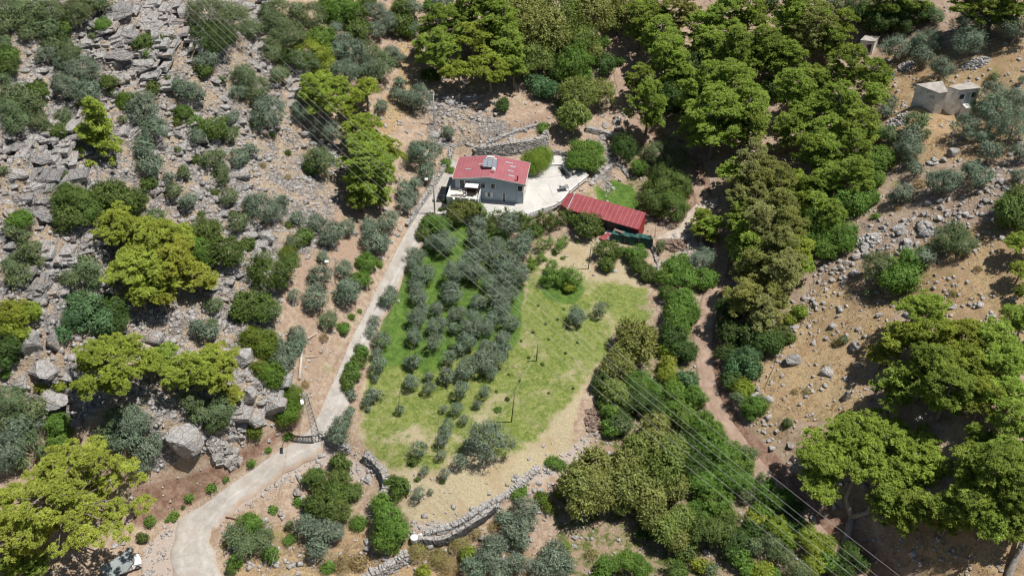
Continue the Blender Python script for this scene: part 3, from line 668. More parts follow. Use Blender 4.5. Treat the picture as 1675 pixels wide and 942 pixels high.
def variant(style, cls, k):
    key = (style, cls, k)
    if key in CACHE: return CACHE[key]
    seed = hash_key(style, cls, k); R = cls; tr = None
    if style == 'olive':
        p = crown_round(R, seed, .19, .85, .82, loose=.22, zlo=-.35, spiky=.45); hc = R*.95+.35; tr = trunk_mesh(hc-R*.45, .07+.07*R, seed, R*.7, 4, .15)
    elif style == 'thin':
        p = crown_round(R, seed, .17, .75, .95, loose=.3, zlo=-.4, spiky=2.2); hc = R*1.05+.5; tr = trunk_mesh(hc-R*.5, .05+.03*R, seed, R*.7, 4, .1)
    elif style == 'broad':
        p = crown_round(R, seed, .22, 1.0, .86, loose=.08, zlo=-.6, spiky=.35); hc = R*.78+.1; tr = trunk_mesh(max(.3, hc-R*.4), .08+.06*R, seed, R*.6, 4, .08)
    elif style == 'plane':
        p = crown_round(R, seed, .32, .8, .95, loose=.14, zlo=-.55, spiky=.7); hc = R*1.0+.8; tr = trunk_mesh(max(.5, hc-R*.5), .1+.06*R, seed, R*.7, 5, .08)
    elif style == 'shrub':
        p = crown_round(R, seed, .17, 1.0, .75, loose=.05, zlo=-.3, spiky=.8); hc = R*.5
    elif style == 'brush':
        p = crown_round(R, seed, .15, .6, .6, loose=.35, zlo=-.1, spiky=3.0); hc = R*.35
    elif style == 'cone':
        p = crown_round(R, seed, .17, 1.0, 1.7, loose=.05, zlo=-.9, spiky=.4); hc = R*1.5; tr = trunk_mesh(.4, .07, seed, R*.5, 3, .02)
    elif style == 'willow':
        p = crown_cascade(R, seed); hc = R*1.15; tr = trunk_mesh(R*.9, .16, seed, R*.7, 5, .05)
    elif style in ('pine', 'pinec', 'pinet', 'pinef'):
        shp = {'pine': 'umbrella', 'pinec': 'conical', 'pinet': 'tall', 'pinef': 'umbrella'}[style]
        h = {'pine': R*.62, 'pinec': R*1.35, 'pinet': R*1.15, 'pinef': R*.42}[style]
        p, lb = crown_pine(R, seed, shp, h, (.06, .16, .12, .22)[k % 4] if R < 9 else .2, .0)
        hc = {'pine': R*.95+1.2, 'pinec': R*1.3+.3, 'pinet': R*1.35+.8, 'pinef': R*.95+1.0}[style]
        tr = trunk_mesh(hc, .10+.045*R, seed, R, limbs=lb, top=hc+h*.85)
    me = finish(style+'_crown', p, M['olive'])
    tme = new_mesh(style+'_trunk', tr.V, tr.F, (M['bark'],), True) if tr else None
    CACHE[key] = (me, tme, hc); return CACHE[key]
def hash_key(s, c, k): return (sum(ord(q)*(i+3) for i, q in enumerate(s))*31+int(c*10)*7+k*101) % 99991
CLS = {'olive': (1.0, 1.9, 3.2, 5.0), 'thin': (1.2,), 'broad': (1.2, 2.4, 4.2), 'plane': (2.4, 4.6), 'shrub': (.6, 1.2, 2.2), 'brush': (1.0, 2.0), 'cone': (.7, 1.3), 'willow': (2.6,),
       'pine': (2.5, 4.5, 7.0, 10.0), 'pinec': (2.8,), 'pinet': (2.6, 4.4, 6.5), 'pinef': (9.0,)}
NV = {'olive': 4, 'broad': 3, 'shrub': 3, 'pine': 3, 'pinet': 4, 'plane': 3, 'brush': 2, 'thin': 3}
# kind: style, leaf material, trunk material, object name, category, look, height stretch
KIND = {
 'o': ('olive', 'olive', 'greybark', 'olive_tree', 'tree', 'grey-green olive tree', 1.0),
 'n': ('thin', 'olive', 'greybark', 'olive_tree', 'tree', 'thin see-through young olive tree', 1.0),
 'm': ('olive', 'wild', 'bark', 'wild_olive_tree', 'tree', 'mid-green wild olive tree', .95),
 'd': ('broad', 'dark', 'bark', 'evergreen_tree', 'tree', 'dark green bushy evergreen', .95),
 'b': ('broad', 'dark', 'bark', 'oak_tree', 'tree', 'broad olive-green evergreen oak', .9),
 'D': ('broad', 'deep', 'bark', 'evergreen_tree', 'tree', 'deep-green leafy tree', .9),
 'g': ('broad', 'fresh', 'bark', 'fruit_tree', 'tree', 'fresh green leafy tree', .9),
 'G': ('broad', 'fresh', 'bark', 'broadleaf_tree', 'tree', 'rich green broadleaf tree', .95),
 'k': ('plane', 'plane', 'greybark', 'plane_tree', 'tree', 'olive-yellow broad-leaved plane tree', 1.0),
 't': ('broad', 'teal', 'bark', 'fig_tree', 'tree', 'blue-green large-leaved tree', .95),
 'y': ('broad', 'yellow', 'bark', 'yellow_green_bush', 'bush', 'yellow-green bush', .9),
 'v': ('shrub', 'vivid', None, 'mastic_shrub', 'shrub', 'vivid green dense low shrub', 1.0),
 's': ('shrub', 'dark', None, 'shrub', 'shrub', 'small dark green shrub', 1.0),
 'a': ('shrub', 'fresh', None, 'weed_clump', 'shrub', 'bright green weed clump', .8),
 'x': ('brush', 'dry', None, 'dry_bush', 'bush', 'dry straw-brown bush', 1.0),
 'h': ('cone', 'dark', 'bark', 'hedge_plant', 'shrub', 'upright dark green hedge plant', 1.0),
 'f': ('cone', 'fresh', 'bark', 'citrus_tree', 'tree', 'bright green young fruit tree', .8),
 'w': ('willow', 'willow', 'bark', 'weeping_tree', 'tree', 'light green weeping tree', 1.0),
 'r': ('broad', 'oleander', 'bark', 'oleander_bush', 'bush', 'red-tinged green oleander bush', .9),
 'p': ('pine', 'pine', 'bark', 'pine_tree', 'pine tree', 'bright yellow-green pine', 1.0),
 'P': ('pine', 'pinel', 'bark', 'pine_tree', 'pine tree', 'lemon-green spreading pine', 1.0),
 'q': ('pinet', 'pineg', 'bark', 'pine_tree', 'pine tree', 'mid-green tall pine', 1.0),
 'B': ('pinet', 'pineb', 'bark', 'pine_tree', 'pine tree', 'brown-tinged tall pine', 1.1),
 'c': ('pinec', 'pinel', 'bark', 'pine_tree', 'pine tree', 'lemon-green conical young pine', 1.0),
}
T = {}
T[(0, 0)] = '60 60 90 m;30 150 75 m;160 150 70 m;120 60 80 m;230 60 80 m;330 80 90 m;300 190 75 m;410 190 55 d;410 250 40 d;500 90 90 m;530 30 70 m;640 30 70 m;665 165 60 a;20 270 50 m;50 370 80 d;40 450 65 d;20 510 45 m;170 215 55 m;330 280 70 m;300 350 60 o;440 350 85 m;470 380 60 d;410 410 55 o;530 460 90 o;600 500 55 o;705 535 60 d;430 570 85 o;560 600 80 o;240 590 65 d;90 610 80 m;190 680 85 m;50 690 70 m;110 790 95 m;250 780 55 m;410 760 55 m;380 870 65 d;300 830 40 m;940 285 70 d;950 350 40 g;1040 250 45 d;1000 480 25 s;995 580 50 d;830 665 65 v;930 700 95 o;900 640 50 m;1160 560 55 o;1240 610 75 o;1000 850 85 o;960 820 50 o;1200 740 60 d;1270 790 60 g;1320 850 55 d;1290 890 55 o;1160 790 35 s;640 850 130 c;1300 410 45 o'
T[(336, 0)] = '40 110 150 m;150 130 130 m;60 250 120 D;290 190 65 m;10 390 60 o;-10 460 50 d;450 50 85 m;470 150 80 m;560 230 95 m;500 250 80 m;690 100 90 m;600 60 60 m;750 230 85 g;800 340 50 g;700 360 110 y;640 400 90 m;770 430 80 y;870 60 110 G;830 30 80 G;970 80 80 d;990 205 85 d;1100 70 65 o;1180 130 70 o;1110 190 60 o;1280 160 80 d;1290 50 80 d;1060 10 50 d;1320 210 45 g;850 180 50 o;880 270 65 o;870 330 60 o;960 350 85 o;1060 330 70 m;1140 440 100 m;1060 440 75 o;1210 340 50 o;1250 375 42 o;910 470 85 o;1270 530 36 o;1250 610 45 o;450 290 60 m;430 350 60 m;490 480 70 m;540 370 70 D;250 500 80 m;320 580 85 m;210 600 48 o;340 640 45 o;420 740 110 o;370 700 60 o;180 760 45 o;320 800 40 s;50 850 85 d;160 880 55 m;640 720 75 o;800 860 80 o;1150 690 45 o;1325 640 55 o;760 610 170 p;1050 610 100 p;920 720 60 p;1020 850 120 p'
T[(672, 0)] = '180 220 120 q;400 250 140 P;170 340 120 q;540 90 140 q;400 70 130 q;600 190 130 q;640 320 120 q;520 450 140 p;310 480 90 p;670 460 80 q;290 160 90 q;210 50 80 o;20 60 60 o;20 180 50 o;50 290 40 o;130 30 40 g;130 490 55 D;60 630 80 o;10 650 60 o;240 860 40 o;750 80 130 k;950 90 130 k;850 220 150 k;1170 90 130 k;1280 40 90 k;1110 270 90 k;820 390 100 k;720 250 80 k;930 250 90 k;1050 430 115 G;1120 480 70 G;950 480 70 D;840 560 75 t;920 600 65 t;1240 280 55 g;1270 410 75 D;1200 340 55 k;1090 610 105 k;1230 600 90 k;1060 760 90 k;1020 690 70 D;1330 160 45 k;860 830 42 a;600 690 50 D;660 20 90 k'
T[(1008, 0)] = '160 150 120 q;60 60 90 k;290 260 130 q;230 60 110 q;420 80 130 B;330 400 130 q;160 530 100 q;210 700 130 q;690 150 140 q;860 90 130 q;560 240 120 q;620 330 120 q;800 360 140 q;990 320 140 q;1110 390 120 q;1150 120 140 q;1290 230 130 B;1230 60 120 q;480 480 120 D;400 520 100 q;590 630 160 q;740 620 170 q;650 780 190 q;860 730 160 q;1180 600 130 q;1290 560 110 q;1300 780 120 q;1130 850 110 q;870 870 120 q;540 840 120 q;1040 570 80 D;350 650 110 D;500 720 90 D;20 400 30 D;990 20 60 D'
T[(1339, 0)] = '70 260 110 q;150 190 85 q;20 150 90 q;205 455 125 q;360 530 95 q;360 640 80 q;130 720 140 q;250 830 140 q;60 880 130 q;30 560 80 q;150 30 60 m;260 30 70 m;70 25 35 o;290 90 80 D;400 130 110 D;540 130 100 D;680 90 80 D;770 110 55 m;480 40 110 q;620 20 110 q;1000 30 120 q;1150 60 110 q;1280 60 100 q;1230 170 65 o;1290 200 80 o;990 160 95 o;1000 260 100 o;1120 130 60 o;515 312 92 o;710 270 78 o;650 270 45 o;685 370 60 o;810 440 78 o;465 490 32 o;465 670 50 o;430 730 45 o;1150 500 30 m;1330 520 25 o;1150 610 90 o;1030 690 38 m;1150 740 120 o;1290 650 80 o;1280 830 105 o;970 820 85 o;1090 900 60 o;630 800 75 m;700 865 30 m;600 900 75 o;470 870 55 m;370 860 65 g'
T[(0, 236)] = '780 560 150 P;960 640 180 P;1140 600 110 P;880 800 170 P;1130 800 170 P;1280 860 110 P;1000 900 130 P;980 130 80 o;970 250 50 d;940 20 75 o;1100 210 38 o;1200 190 38 m;1130 300 50 m;1230 370 62 o;1280 100 32 s;1330 100 38 s;1000 480 75 m;870 480 45 d;450 360 120 b;540 430 120 b;440 470 100 b;700 330 110 b;800 390 110 b;890 360 65 b;150 490 70 g;80 500 45 g;60 560 45 m;140 600 50 m;180 690 75 m;240 760 45 m;60 790 55 m;130 850 90 m;420 210 38 m;550 800 85 m;460 870 70 m;620 880 60 m;20 170 30 m;1300 560 80 d;1310 680 80 g'
T[(336, 236)] = '215 80 62 o;290 30 42 o;50 90 70 m;110 170 50 m;115 230 38 m;150 340 55 m;60 315 28 s;370 420 100 o;310 380 60 o;450 440 60 o;500 360 42 o;210 510 62 m;30 570 80 d;120 690 110 d;10 730 70 g;275 650 48 d;600 480 45 o;540 530 25 s;570 630 52 m;635 610 55 d;430 830 140 b;540 720 65 v;720 510 60 o;830 570 75 o;910 540 60 o;800 610 60 o;1070 530 62 o;1190 500 70 o;1100 620 85 o;1150 650 55 o;765 730 36 o;755 855 68 o;900 800 58 o;1050 770 65 g;1010 880 60 g;1135 780 28 a;930 930 85 o;740 90 95 m;700 150 60 D;10 890 50 y;1060 80 140 q;1150 60 130 p;1050 190 150 q;1160 200 80 q;1020 320 90 q;1130 330 70 q;1300 290 58 o;1300 390 50 o'
T[(672, 236)] = '80 60 88 o;30 20 50 o;100 180 58 o;30 260 45 o;20 350 42 o;330 430 85 r;410 420 60 r;170 530 75 g;130 500 50 d;90 580 50 d;460 440 38 h;500 485 38 h;560 470 40 h;530 540 36 h;625 470 35 h;700 480 42 h;740 500 40 h;790 520 42 h;740 560 38 h;820 560 45 d;860 500 40 h;900 520 40 h;930 490 38 h;980 480 40 h;1020 470 35 h;1150 530 90 d;1080 490 45 d;1235 560 30 d;1290 700 75 d;1280 780 50 d;220 640 88 o;150 640 55 o;440 510 65 o;430 600 75 o;640 530 75 o;700 670 82 o;740 620 60 o;560 640 50 o;560 740 78 o;400 740 75 o;300 830 88 o;420 830 75 o;600 810 68 o;700 840 75 o;620 900 65 o;520 900 60 o;40 720 60 o;80 840 75 o;20 780 55 o;260 930 60 o;40 920 50 o;480 690 55 o;660 750 60 o;850 650 40 f;912 640 30 f;970 660 36 f;1000 625 32 f;850 735 30 f;790 780 38 f;880 750 16 a;920 850 60 f;920 790 40 f;1005 830 26 f;980 900 32 f;1070 870 58 f;1030 930 38 y;940 712 16 s;1085 635 12 a;990 742 13 a;800 90 80 w;860 60 70 w;1120 60 90 g;1180 110 80 g;1090 120 75 g;1190 40 70 g;260 170 30 a;230 120 35 a;220 375 14 h;210 425 12 h;195 420 12 h'
T[(1008, 236)] = '60 20 90 D;260 60 80 m;390 100 80 m;150 150 55 g;300 260 110 b;380 260 100 b;260 360 110 b;350 380 110 b;440 300 60 b;560 490 70 p;630 530 75 p;560 570 60 p;620 600 50 p;570 740 82 o;400 800 90 g;450 870 90 g;580 880 75 g;340 870 70 g;290 660 36 m;130 720 65 g;210 840 60 d;40 700 32 g;150 800 60 d;900 110 110 B;1000 200 110 B;760 200 100 p;880 260 110 B;1050 300 120 B;1180 290 120 p;900 400 130 B;1080 450 130 B;820 500 100 q;950 560 130 B;1100 580 120 B;880 680 110 q;1050 720 130 B;1180 700 110 p;900 820 110 B;1080 850 110 B;1200 800 80 p;1230 400 100 p;820 620 90 q;1290 100 110 q;1310 300 100 q;1310 520 110 G;1300 600 80 G'
T[(1339, 236)] = '60 90 120 q;230 50 120 q;50 240 120 q;230 220 120 q;350 130 80 g;430 80 85 g;380 220 60 g;230 380 100 g;340 340 60 g;100 470 90 q;100 560 110 G;150 620 90 g;50 680 80 G;-20 420 90 q;600 20 85 o;640 165 48 o;600 110 38 o;550 310 62 o;490 345 35 o;770 240 80 o;850 230 85 o;1000 160 65 o;1070 210 70 o;1120 40 75 o;1310 200 50 o;1320 50 60 o;1250 430 110 d;1310 350 90 d;1300 500 70 d;830 620 90 m;940 640 90 m;900 580 70 m;680 720 72 o;610 760 90 G;560 850 110 G;400 790 100 m;480 890 90 G;1320 640 85 p;1320 830 70 p;380 470 25 a;660 260 40 x'
T[(0, 472)] = '720 500 245 p;1000 480 90 p;1270 560 170 P;1060 60 90 P;920 40 90 P;80 150 90 y;200 150 70 y;50 250 60 y;140 290 55 y;540 110 110 t;620 210 110 t;480 180 70 t;410 300 60 t;720 120 100 D;760 220 80 D;60 380 85 D;30 470 70 D;60 740 110 m;190 790 90 m;60 860 90 m;120 900 90 o;230 880 50 o;380 880 75 g;850 860 100 o;760 830 70 m;930 880 70 o;270 645 45 y;390 635 38 y;1290 250 60 o;1240 740 70 m;1300 800 70 m;30 560 30 g;1080 440 80 p;1100 530 60 p;700 240 70 D'
T[(336, 472)] = '60 520 150 P;180 700 70 P;270 90 95 b;370 110 95 b;440 140 70 m;230 160 60 b;20 280 65 o;50 100 55 m;40 230 38 m;300 330 90 v;390 360 90 v;410 430 60 v;350 520 55 v;430 570 90 v;590 290 55 o;600 350 55 o;540 430 80 o;500 480 70 o;480 380 60 o;720 60 85 o;925 40 80 o;800 205 58 m;580 40 38 n;900 255 42 g;945 180 22 a;1005 145 16 a;560 690 65 v;600 740 55 v;540 800 80 v;510 850 55 v;320 920 45 v;90 800 100 m;60 880 70 D;1180 80 48 o;1210 30 50 o;1100 210 38 n;1080 280 38 n;1020 420 48 g;1000 470 45 d;970 500 45 g;950 560 48 d;920 600 36 d;930 645 42 d;1150 330 52 n;1130 490 48 n;1120 420 34 n;1100 690 50 o;1060 730 32 n;1110 580 22 n;1060 780 20 o;955 690 36 o;940 800 38 o;890 870 55 o;1270 790 26 n;1325 480 30 n;1330 590 32 n;770 320 28 x;650 625 28 x;1000 380 30 o'
T[(672, 472)] = '50 50 62 o;270 40 75 o;440 80 58 o;570 60 78 o;640 30 68 o;70 130 48 o;165 130 50 o;40 200 62 o;170 235 65 o;300 165 55 o;280 255 38 o;20 310 58 o;160 350 48 n;415 185 58 o;395 255 68 o;490 250 58 o;530 190 60 o;590 130 68 o;640 220 60 o;600 320 58 o;610 390 48 o;510 390 62 o;370 350 62 o;320 390 45 o;260 380 18 s;250 450 42 n;370 510 75 o;470 480 78 o;530 545 36 n;235 560 52 o;120 570 32 o;120 650 36 n;10 610 42 n;20 480 45 o;330 655 45 n;480 670 36 n;435 755 28 o;570 460 45 n;215 780 22 n;300 780 38 n;345 850 30 n;240 890 36 n;1080 180 60 o;1235 130 42 n;565 790 22 a;630 720 14 s;860 490 12 a;710 600 8 a;800 285 10 s;960 200 8 s;880 230 8 s;720 340 8 s;900 330 7 s;640 560 8 s;560 670 9 s;770 450 9 s;1000 130 9 a;1090 350 8 s;830 110 8 s;1010 420 8 s;1060 650 8 s;900 680 7 s'
T[(1008, 472)] = '110 290 90 k;150 370 100 k;60 420 80 k;20 500 80 k;200 300 60 k;430 80 85 g;380 160 80 g;450 160 80 g;420 220 80 G;340 40 60 d;380 310 90 D;450 400 80 D;320 400 48 y;340 480 55 y;330 560 60 y;380 600 45 y;460 590 60 t;380 680 80 g;510 700 70 G;140 620 90 G;200 740 100 D;70 740 90 D;440 830 90 g;560 880 80 G;640 930 70 G;30 890 65 m;250 900 80 k;350 800 70 g;250 680 70 g;740 290 90 D;880 300 100 D;1000 350 90 D;720 420 65 D;780 460 60 t;860 450 75 t;890 530 60 t;760 540 60 t;830 640 65 y;800 720 45 m;900 770 70 g;870 820 40 g;1080 300 65 d;1130 320 36 d;1200 150 45 y;1130 200 36 y;1020 80 90 B;850 80 110 B;950 180 90 B;760 130 90 D;750 590 60 D;1120 880 28 a;940 720 30 m'
T[(1339, 472)] = '690 150 150 p;560 330 130 p;750 330 170 p;950 330 150 p;1150 330 130 p;1000 520 170 p;1220 500 150 p;700 560 160 q;500 650 130 q;850 680 170 q;1080 720 150 p;1260 700 140 p;420 430 90 p;1270 200 80 q;1330 240 70 q;165 330 28 m;1320 20 40 q;1250 880 110 q'
T[(0, 706)] = '50 100 110 o;170 60 80 m;30 190 70 o;140 200 50 m;270 130 45 m;385 40 75 g;690 20 70 m;830 60 95 o;950 130 90 o;990 80 70 o;920 220 70 o;750 60 60 m;400 425 405 P;100 880 90 q;230 870 80 q;980 580 40 a;930 690 34 d;1130 545 30 a;1100 570 18 a;1230 425 26 a;1195 493 13 s'
T[(336, 706)] = '880 200 60 d;720 300 70 d;750 370 60 d;870 310 75 d;860 400 80 b;950 390 70 b;790 480 95 b;870 520 80 b;700 480 60 D;660 620 75 o;770 650 85 o;730 760 75 o;850 650 60 o;1000 590 55 a;1190 560 95 g;1150 470 60 g;1250 640 85 g;1180 700 85 g;1270 350 60 d;1220 320 42 d;1250 410 42 d;300 600 75 g;200 680 80 m;370 700 80 m;280 740 75 m;430 800 55 g;190 840 50 g;170 900 36 d;550 700 42 a;320 10 45 v;35 365 30 a;410 115 18 a;540 25 28 a;300 200 26 a;130 310 18 a;550 610 28 m;860 20 65 o;600 460 30 a;440 510 28 a;900 860 60 x;1000 850 50 x;800 880 45 a;130 740 26 x'
T[(672, 706)] = '500 60 140 o;400 70 50 o;200 60 36 n;225 10 38 n;195 150 28 n;320 190 42 n;60 110 45 n;20 190 30 s;90 250 28 n;220 270 32 n;50 410 38 n;45 310 16 s;205 320 16 s;130 390 18 n;610 550 52 o;740 490 75 o;760 590 65 o;680 640 80 o;700 720 60 o;550 740 75 o;500 820 80 o;410 880 80 o;590 890 70 o;690 860 75 o;940 800 90 o;980 880 80 o;860 900 75 o;690 410 45 a;730 380 28 a;930 200 50 a;980 220 40 a;860 430 45 v;900 490 45 v;960 410 28 y;320 740 65 x;370 800 50 y;50 780 60 x;180 820 60 x;240 880 60 x;420 660 36 x;540 610 36 x;80 910 40 y;1180 220 110 k;1090 350 110 k;1220 380 130 k;1130 460 100 k;1290 860 70 g;1240 920 50 g;1010 740 28 y;1180 800 36 x;1010 870 50 o'
T[(1008, 706)] = '60 220 90 k;130 130 90 k;250 80 100 k;370 120 90 k;330 250 100 k;230 320 90 k;70 360 110 k;210 430 95 k;390 370 80 k;240 560 90 k;330 640 90 k;400 700 70 k;430 560 80 k;40 480 60 k;520 90 90 D;620 80 100 G;730 150 95 g;820 210 90 g;850 140 60 m;540 220 90 D;560 340 90 G;700 290 90 g;820 330 80 g;660 470 100 g;570 510 85 g;560 640 90 d;680 650 100 d;720 570 70 d;870 400 55 m;960 310 45 m;1000 400 75 G;1080 440 70 G;1150 500 60 D;950 520 60 G;920 560 60 y;1060 620 70 y;1130 700 60 y;1010 740 70 m;1100 800 60 m;900 740 55 m;800 820 60 g;850 880 60 g;550 870 50 y;620 900 40 m;60 840 70 G;150 880 70 G;400 920 75 d;460 780 65 d;1250 690 75 y;1310 760 70 y;1290 860 60 y;1200 910 80 m;960 900 60 y;1030 930 50 g;180 650 55 D;780 690 80 D;900 640 60 D;1180 620 60 D;760 780 60 D'
T[(1339, 706)] = '30 730 70 y;70 850 60 G;200 790 70 D;280 850 50 D;160 900 70 D;230 180 330 F;560 130 300 F;450 480 110 q;560 510 100 q;700 500 100 q;1150 300 170 q;1280 400 170 q;1000 500 130 q;1150 180 120 q;1270 230 110 q;1100 600 110 q;1010 20 60 q;1120 40 60 d;840 610 60 q'
KIND['F'] = ('pinef', 'pine', 'greybark', 'pine_tree', 'pine tree', 'flat-topped bright pine with pale forked trunk', 1.0)
THINGS = []                      # (object, look, px, py, size)
rt = random.Random(11)
def plant(px, py, rpx, kind, big=None):
    style, leaf, bark, name, cat, look, vs = KIND[kind]
    d0 = ground_pt(px, py); _, _, dep = proj(d0.x, d0.y, d0.z)
    R = rpx*dep/F*(1.04 if kind in 'pqBPc' else 1.03 if (kind == 'o' and 560 < px < 870 and 350 < py < 760) else 1.12)
    cls = min(CLS[style], key=lambda c: abs(math.log(c/R)))
    me, tme, hc = variant(style, cls, rt.randrange(NV.get(style, 1)) if not big else 0)
    s = R/cls; g = ground_pt(px, py, hc*s*vs)
    rz = rt.uniform(0, 6.283); sz = s*vs*rt.uniform(.92, 1.1)
    sink = .1*s
    if tme is not None:
        e = link(name, None, None, (g.x, g.y, g.z-sink), (0, 0, rz)); e.empty_display_size = .3
        sx_ = rt.uniform(.88, 1.14); e.scale = (s*sx_, s/sx_, sz)
        t = link('trunk', tme, e); c = link('crown', me, e, (0, 0, hc), (rt.uniform(-.14, .14), rt.uniform(-.14, .14), 0))
        if t.material_slots: t.material_slots[0].link = 'OBJECT'; t.material_slots[0].material = M[bark]
    else:
        e = c = link(name, me, None, (g.x, g.y, g.z+hc*sz-sink), (0, 0, rz)); e.scale = (s, s, sz)
    c.material_slots[0].link = 'OBJECT'; c.material_slots[0].material = M[leaf]
    e['category'] = cat; THINGS.append((e, look, px, py, R, name))
    return e
_pl = []
for (ox, oy), s in T.items():
    for it in s.split(';'):
        a, b, r, k = it.split(); _pl.append((ox+float(a)/3.99, oy+float(b)/3.99, float(r)/3.99, k))
for it in '1000 600 18 k;985 625 17 D;1005 640 20 k;1000 670 18 g;1018 690 18 D;1000 700 15 g;985 655 12 D;280 60 6 s;310 75 5 m;250 150 6 m;275 130 5 s;180 150 6 s;150 190 7 m;130 170 6 s;200 195 7 m;240 215 6 s;290 245 6 m;330 265 6 s;350 285 5 s;300 275 7 m;260 260 6 m;190 330 6 s;300 330 7 m;330 350 6 s;345 400 6 m;380 350 5 s;60 400 7 m;100 430 6 s;20 420 6 m;150 375 5 s;320 185 6 m;350 200 6 s;385 210 6 m;400 260 6 s;380 270 5 x;290 205 5 x;230 260 5 x;340 235 5 x;410 120 6 m;430 200 6 m;445 220 5 s;470 250 5 s;430 270 5 x;470 290 5 x;110 190 5 x;60 180 6 s;30 200 6 m;150 60 6 m;170 30 6 m;105 130 7 m;90 75 8 m;365 130 7 m;255 85 5 s;225 165 6 m;1370 330 6 x;1470 340 6 x;1500 420 8 x;1370 560 7 x;1320 640 6 x;1450 600 6 x;1560 480 6 x;1620 130 7 x;1540 110 6 x;1640 170 6 x;1290 690 7 m;1330 700 5 x;1350 600 5 x;1420 480 6 m;1450 560 5 s;1600 440 6 x;1580 530 5 x;1300 640 5 x'.split(';'):
    q_ = it.split(); _pl.append((float(q_[0]), float(q_[1]), float(q_[2]), q_[3]))
for a in _pl:
    if a[3] == 'F': continue
    plant(*a)
NAMED = []                                  # things labelled by hand
def thing(name, label, cat, loc=(0, 0, 0), rz=0, group=None):
    o = link(name, None, None, loc, (0, 0, rz)); o.empty_display_size = .5
    return tag(o, label, cat, group)
def TP(tx, ty, X, Y): return tx+X/3.99, ty+Y/3.99
# ---------------------------------------------------------------- the forked pine by the track, made to its own shape
def forked_pine():
    g = ground_pt(1384, 884)
    e = thing('pine_tree', 'flat-topped bright pine on a pale forked trunk beside the dirt track', 'pine tree', (g.x, g.y, g.z))
    inv = lambda px, py, z: (G(px, py, g.z+z)-Vector((g.x, g.y, g.z)))
    a1 = inv(1393, 845, 2.3); l1 = inv(1384, 815, 4.0); l2 = inv(1396, 785, 6.5); l3 = inv(1398, 745, 9.0)
    r1 = inv(1418, 838, 3.8); r2 = inv(1440, 800, 6.5); r3 = inv(1475, 770, 8.8)
    mb = MB(); mb.tube([(0, 0, -.8), (0, 0, 0), a1], [.75, .55, .45], 10)
    mb.tube([a1, l1, l2, l3], [.42, .32, .26, .1], 8); mb.tube([a1, r1, r2, r3], [.45, .38, .3, .12], 8)
    rg = np.random.default_rng(5); parts = []
    tops = [(1350, 742, 9.0, 4.2), (1395, 712, 10.5, 4.4), (1450, 722, 10.8, 4.8), (1502, 745, 10.2, 4.8), (1415, 762, 9.0, 3.6), (1462, 778, 8.4, 4.2), (1522, 775, 8.6, 3.4), (1340, 792, 6.5, 3.0), (1458, 832, 5.6, 2.6), (1500, 815, 6.4, 3.2)]
    for i, (px, py, z, R) in enumerate(tops):
        c = inv(px, py, z); p, lb = crown_pine(R, 900+i, 'umbrella', R*.34, .05)
        for V, t in p: parts.append((V+np.array([c.x, c.y, c.z]), t))
        for a, b, d in lb[::2]: mb.tube([tuple(a+np.array(c)), tuple(b+np.array(c)), tuple(d+np.array(c))], [.1, .07, .03], 4, False)
        o = l3 if px < 1430 else r3
        mb.tube([o, ((o.x+c.x)/2, (o.y+c.y)/2, (o.z+c.z)/2-.2), c], [.18, .14, .08], 6)
    mb.build('trunk', M['greybark'], e, smooth=True)
    link('crown', finish('forked_pine_crown', parts, M['pine']), e)
    return e
forked_pine()
def bare_trunk(name, label, base, top, hgt_, r, rr=.35):
    b = ground_pt(*base); e = thing(name, label, 'tree trunk', (b.x, b.y, b.z)); t = G(*top, b.z+hgt_)-Vector((b.x, b.y, b.z))
    MB().tube([(0, 0, -.4), (t.x*.35, t.y*.35, t.z*.4), (t.x, t.y, t.z)], [r*1.4, r, r*rr], 9).build('trunk', M['bark'], e, smooth=True); return e, t
# big leaning pine whose trunk crosses the lower right corner
g = ground_pt(1640, 990); e = thing('pine_tree', 'green pine leaning in from the lower right corner on a thick curved trunk', 'pine tree', (g.x, g.y, g.z))
iv = lambda px, py, z: (G(px, py, g.z+z)-Vector((g.x, g.y, g.z)))
t1, t2, t3 = iv(1652, 935, 2.4), iv(1668, 900, 4.6), iv(1690, 850, 7.5)
mb = MB().tube([(0, 0, -1), (0, 0, 0), t1, t2, t3], [.7, .6, .5, .42, .2], 10)
parts = []
for i, (px, py, z, R) in enumerate([(1600, 800, 8.5, 4.6), (1655, 790, 9.6, 4.8), (1560, 835, 6.6, 3.2), (1610, 760, 9.5, 3.8), (1690, 760, 9.8, 4.2), (1640, 850, 7.0, 3.6)]):
    c = iv(px, py, z); p, lb = crown_pine(R, 950+i, 'umbrella', R*.36, .1)
    for V_, t_ in p: parts.append((V_+np.array([c.x, c.y, c.z]), t_))
    mb.tube([t3, ((t3.x+c.x)/2, (t3.y+c.y)/2, (t3.z+c.z)/2-.4), c], [.2, .14, .07], 6)
mb.build('trunk', M['greybark'], e, smooth=True); link('crown', finish('leaning_pine_crown', parts, M['pineg']), e)
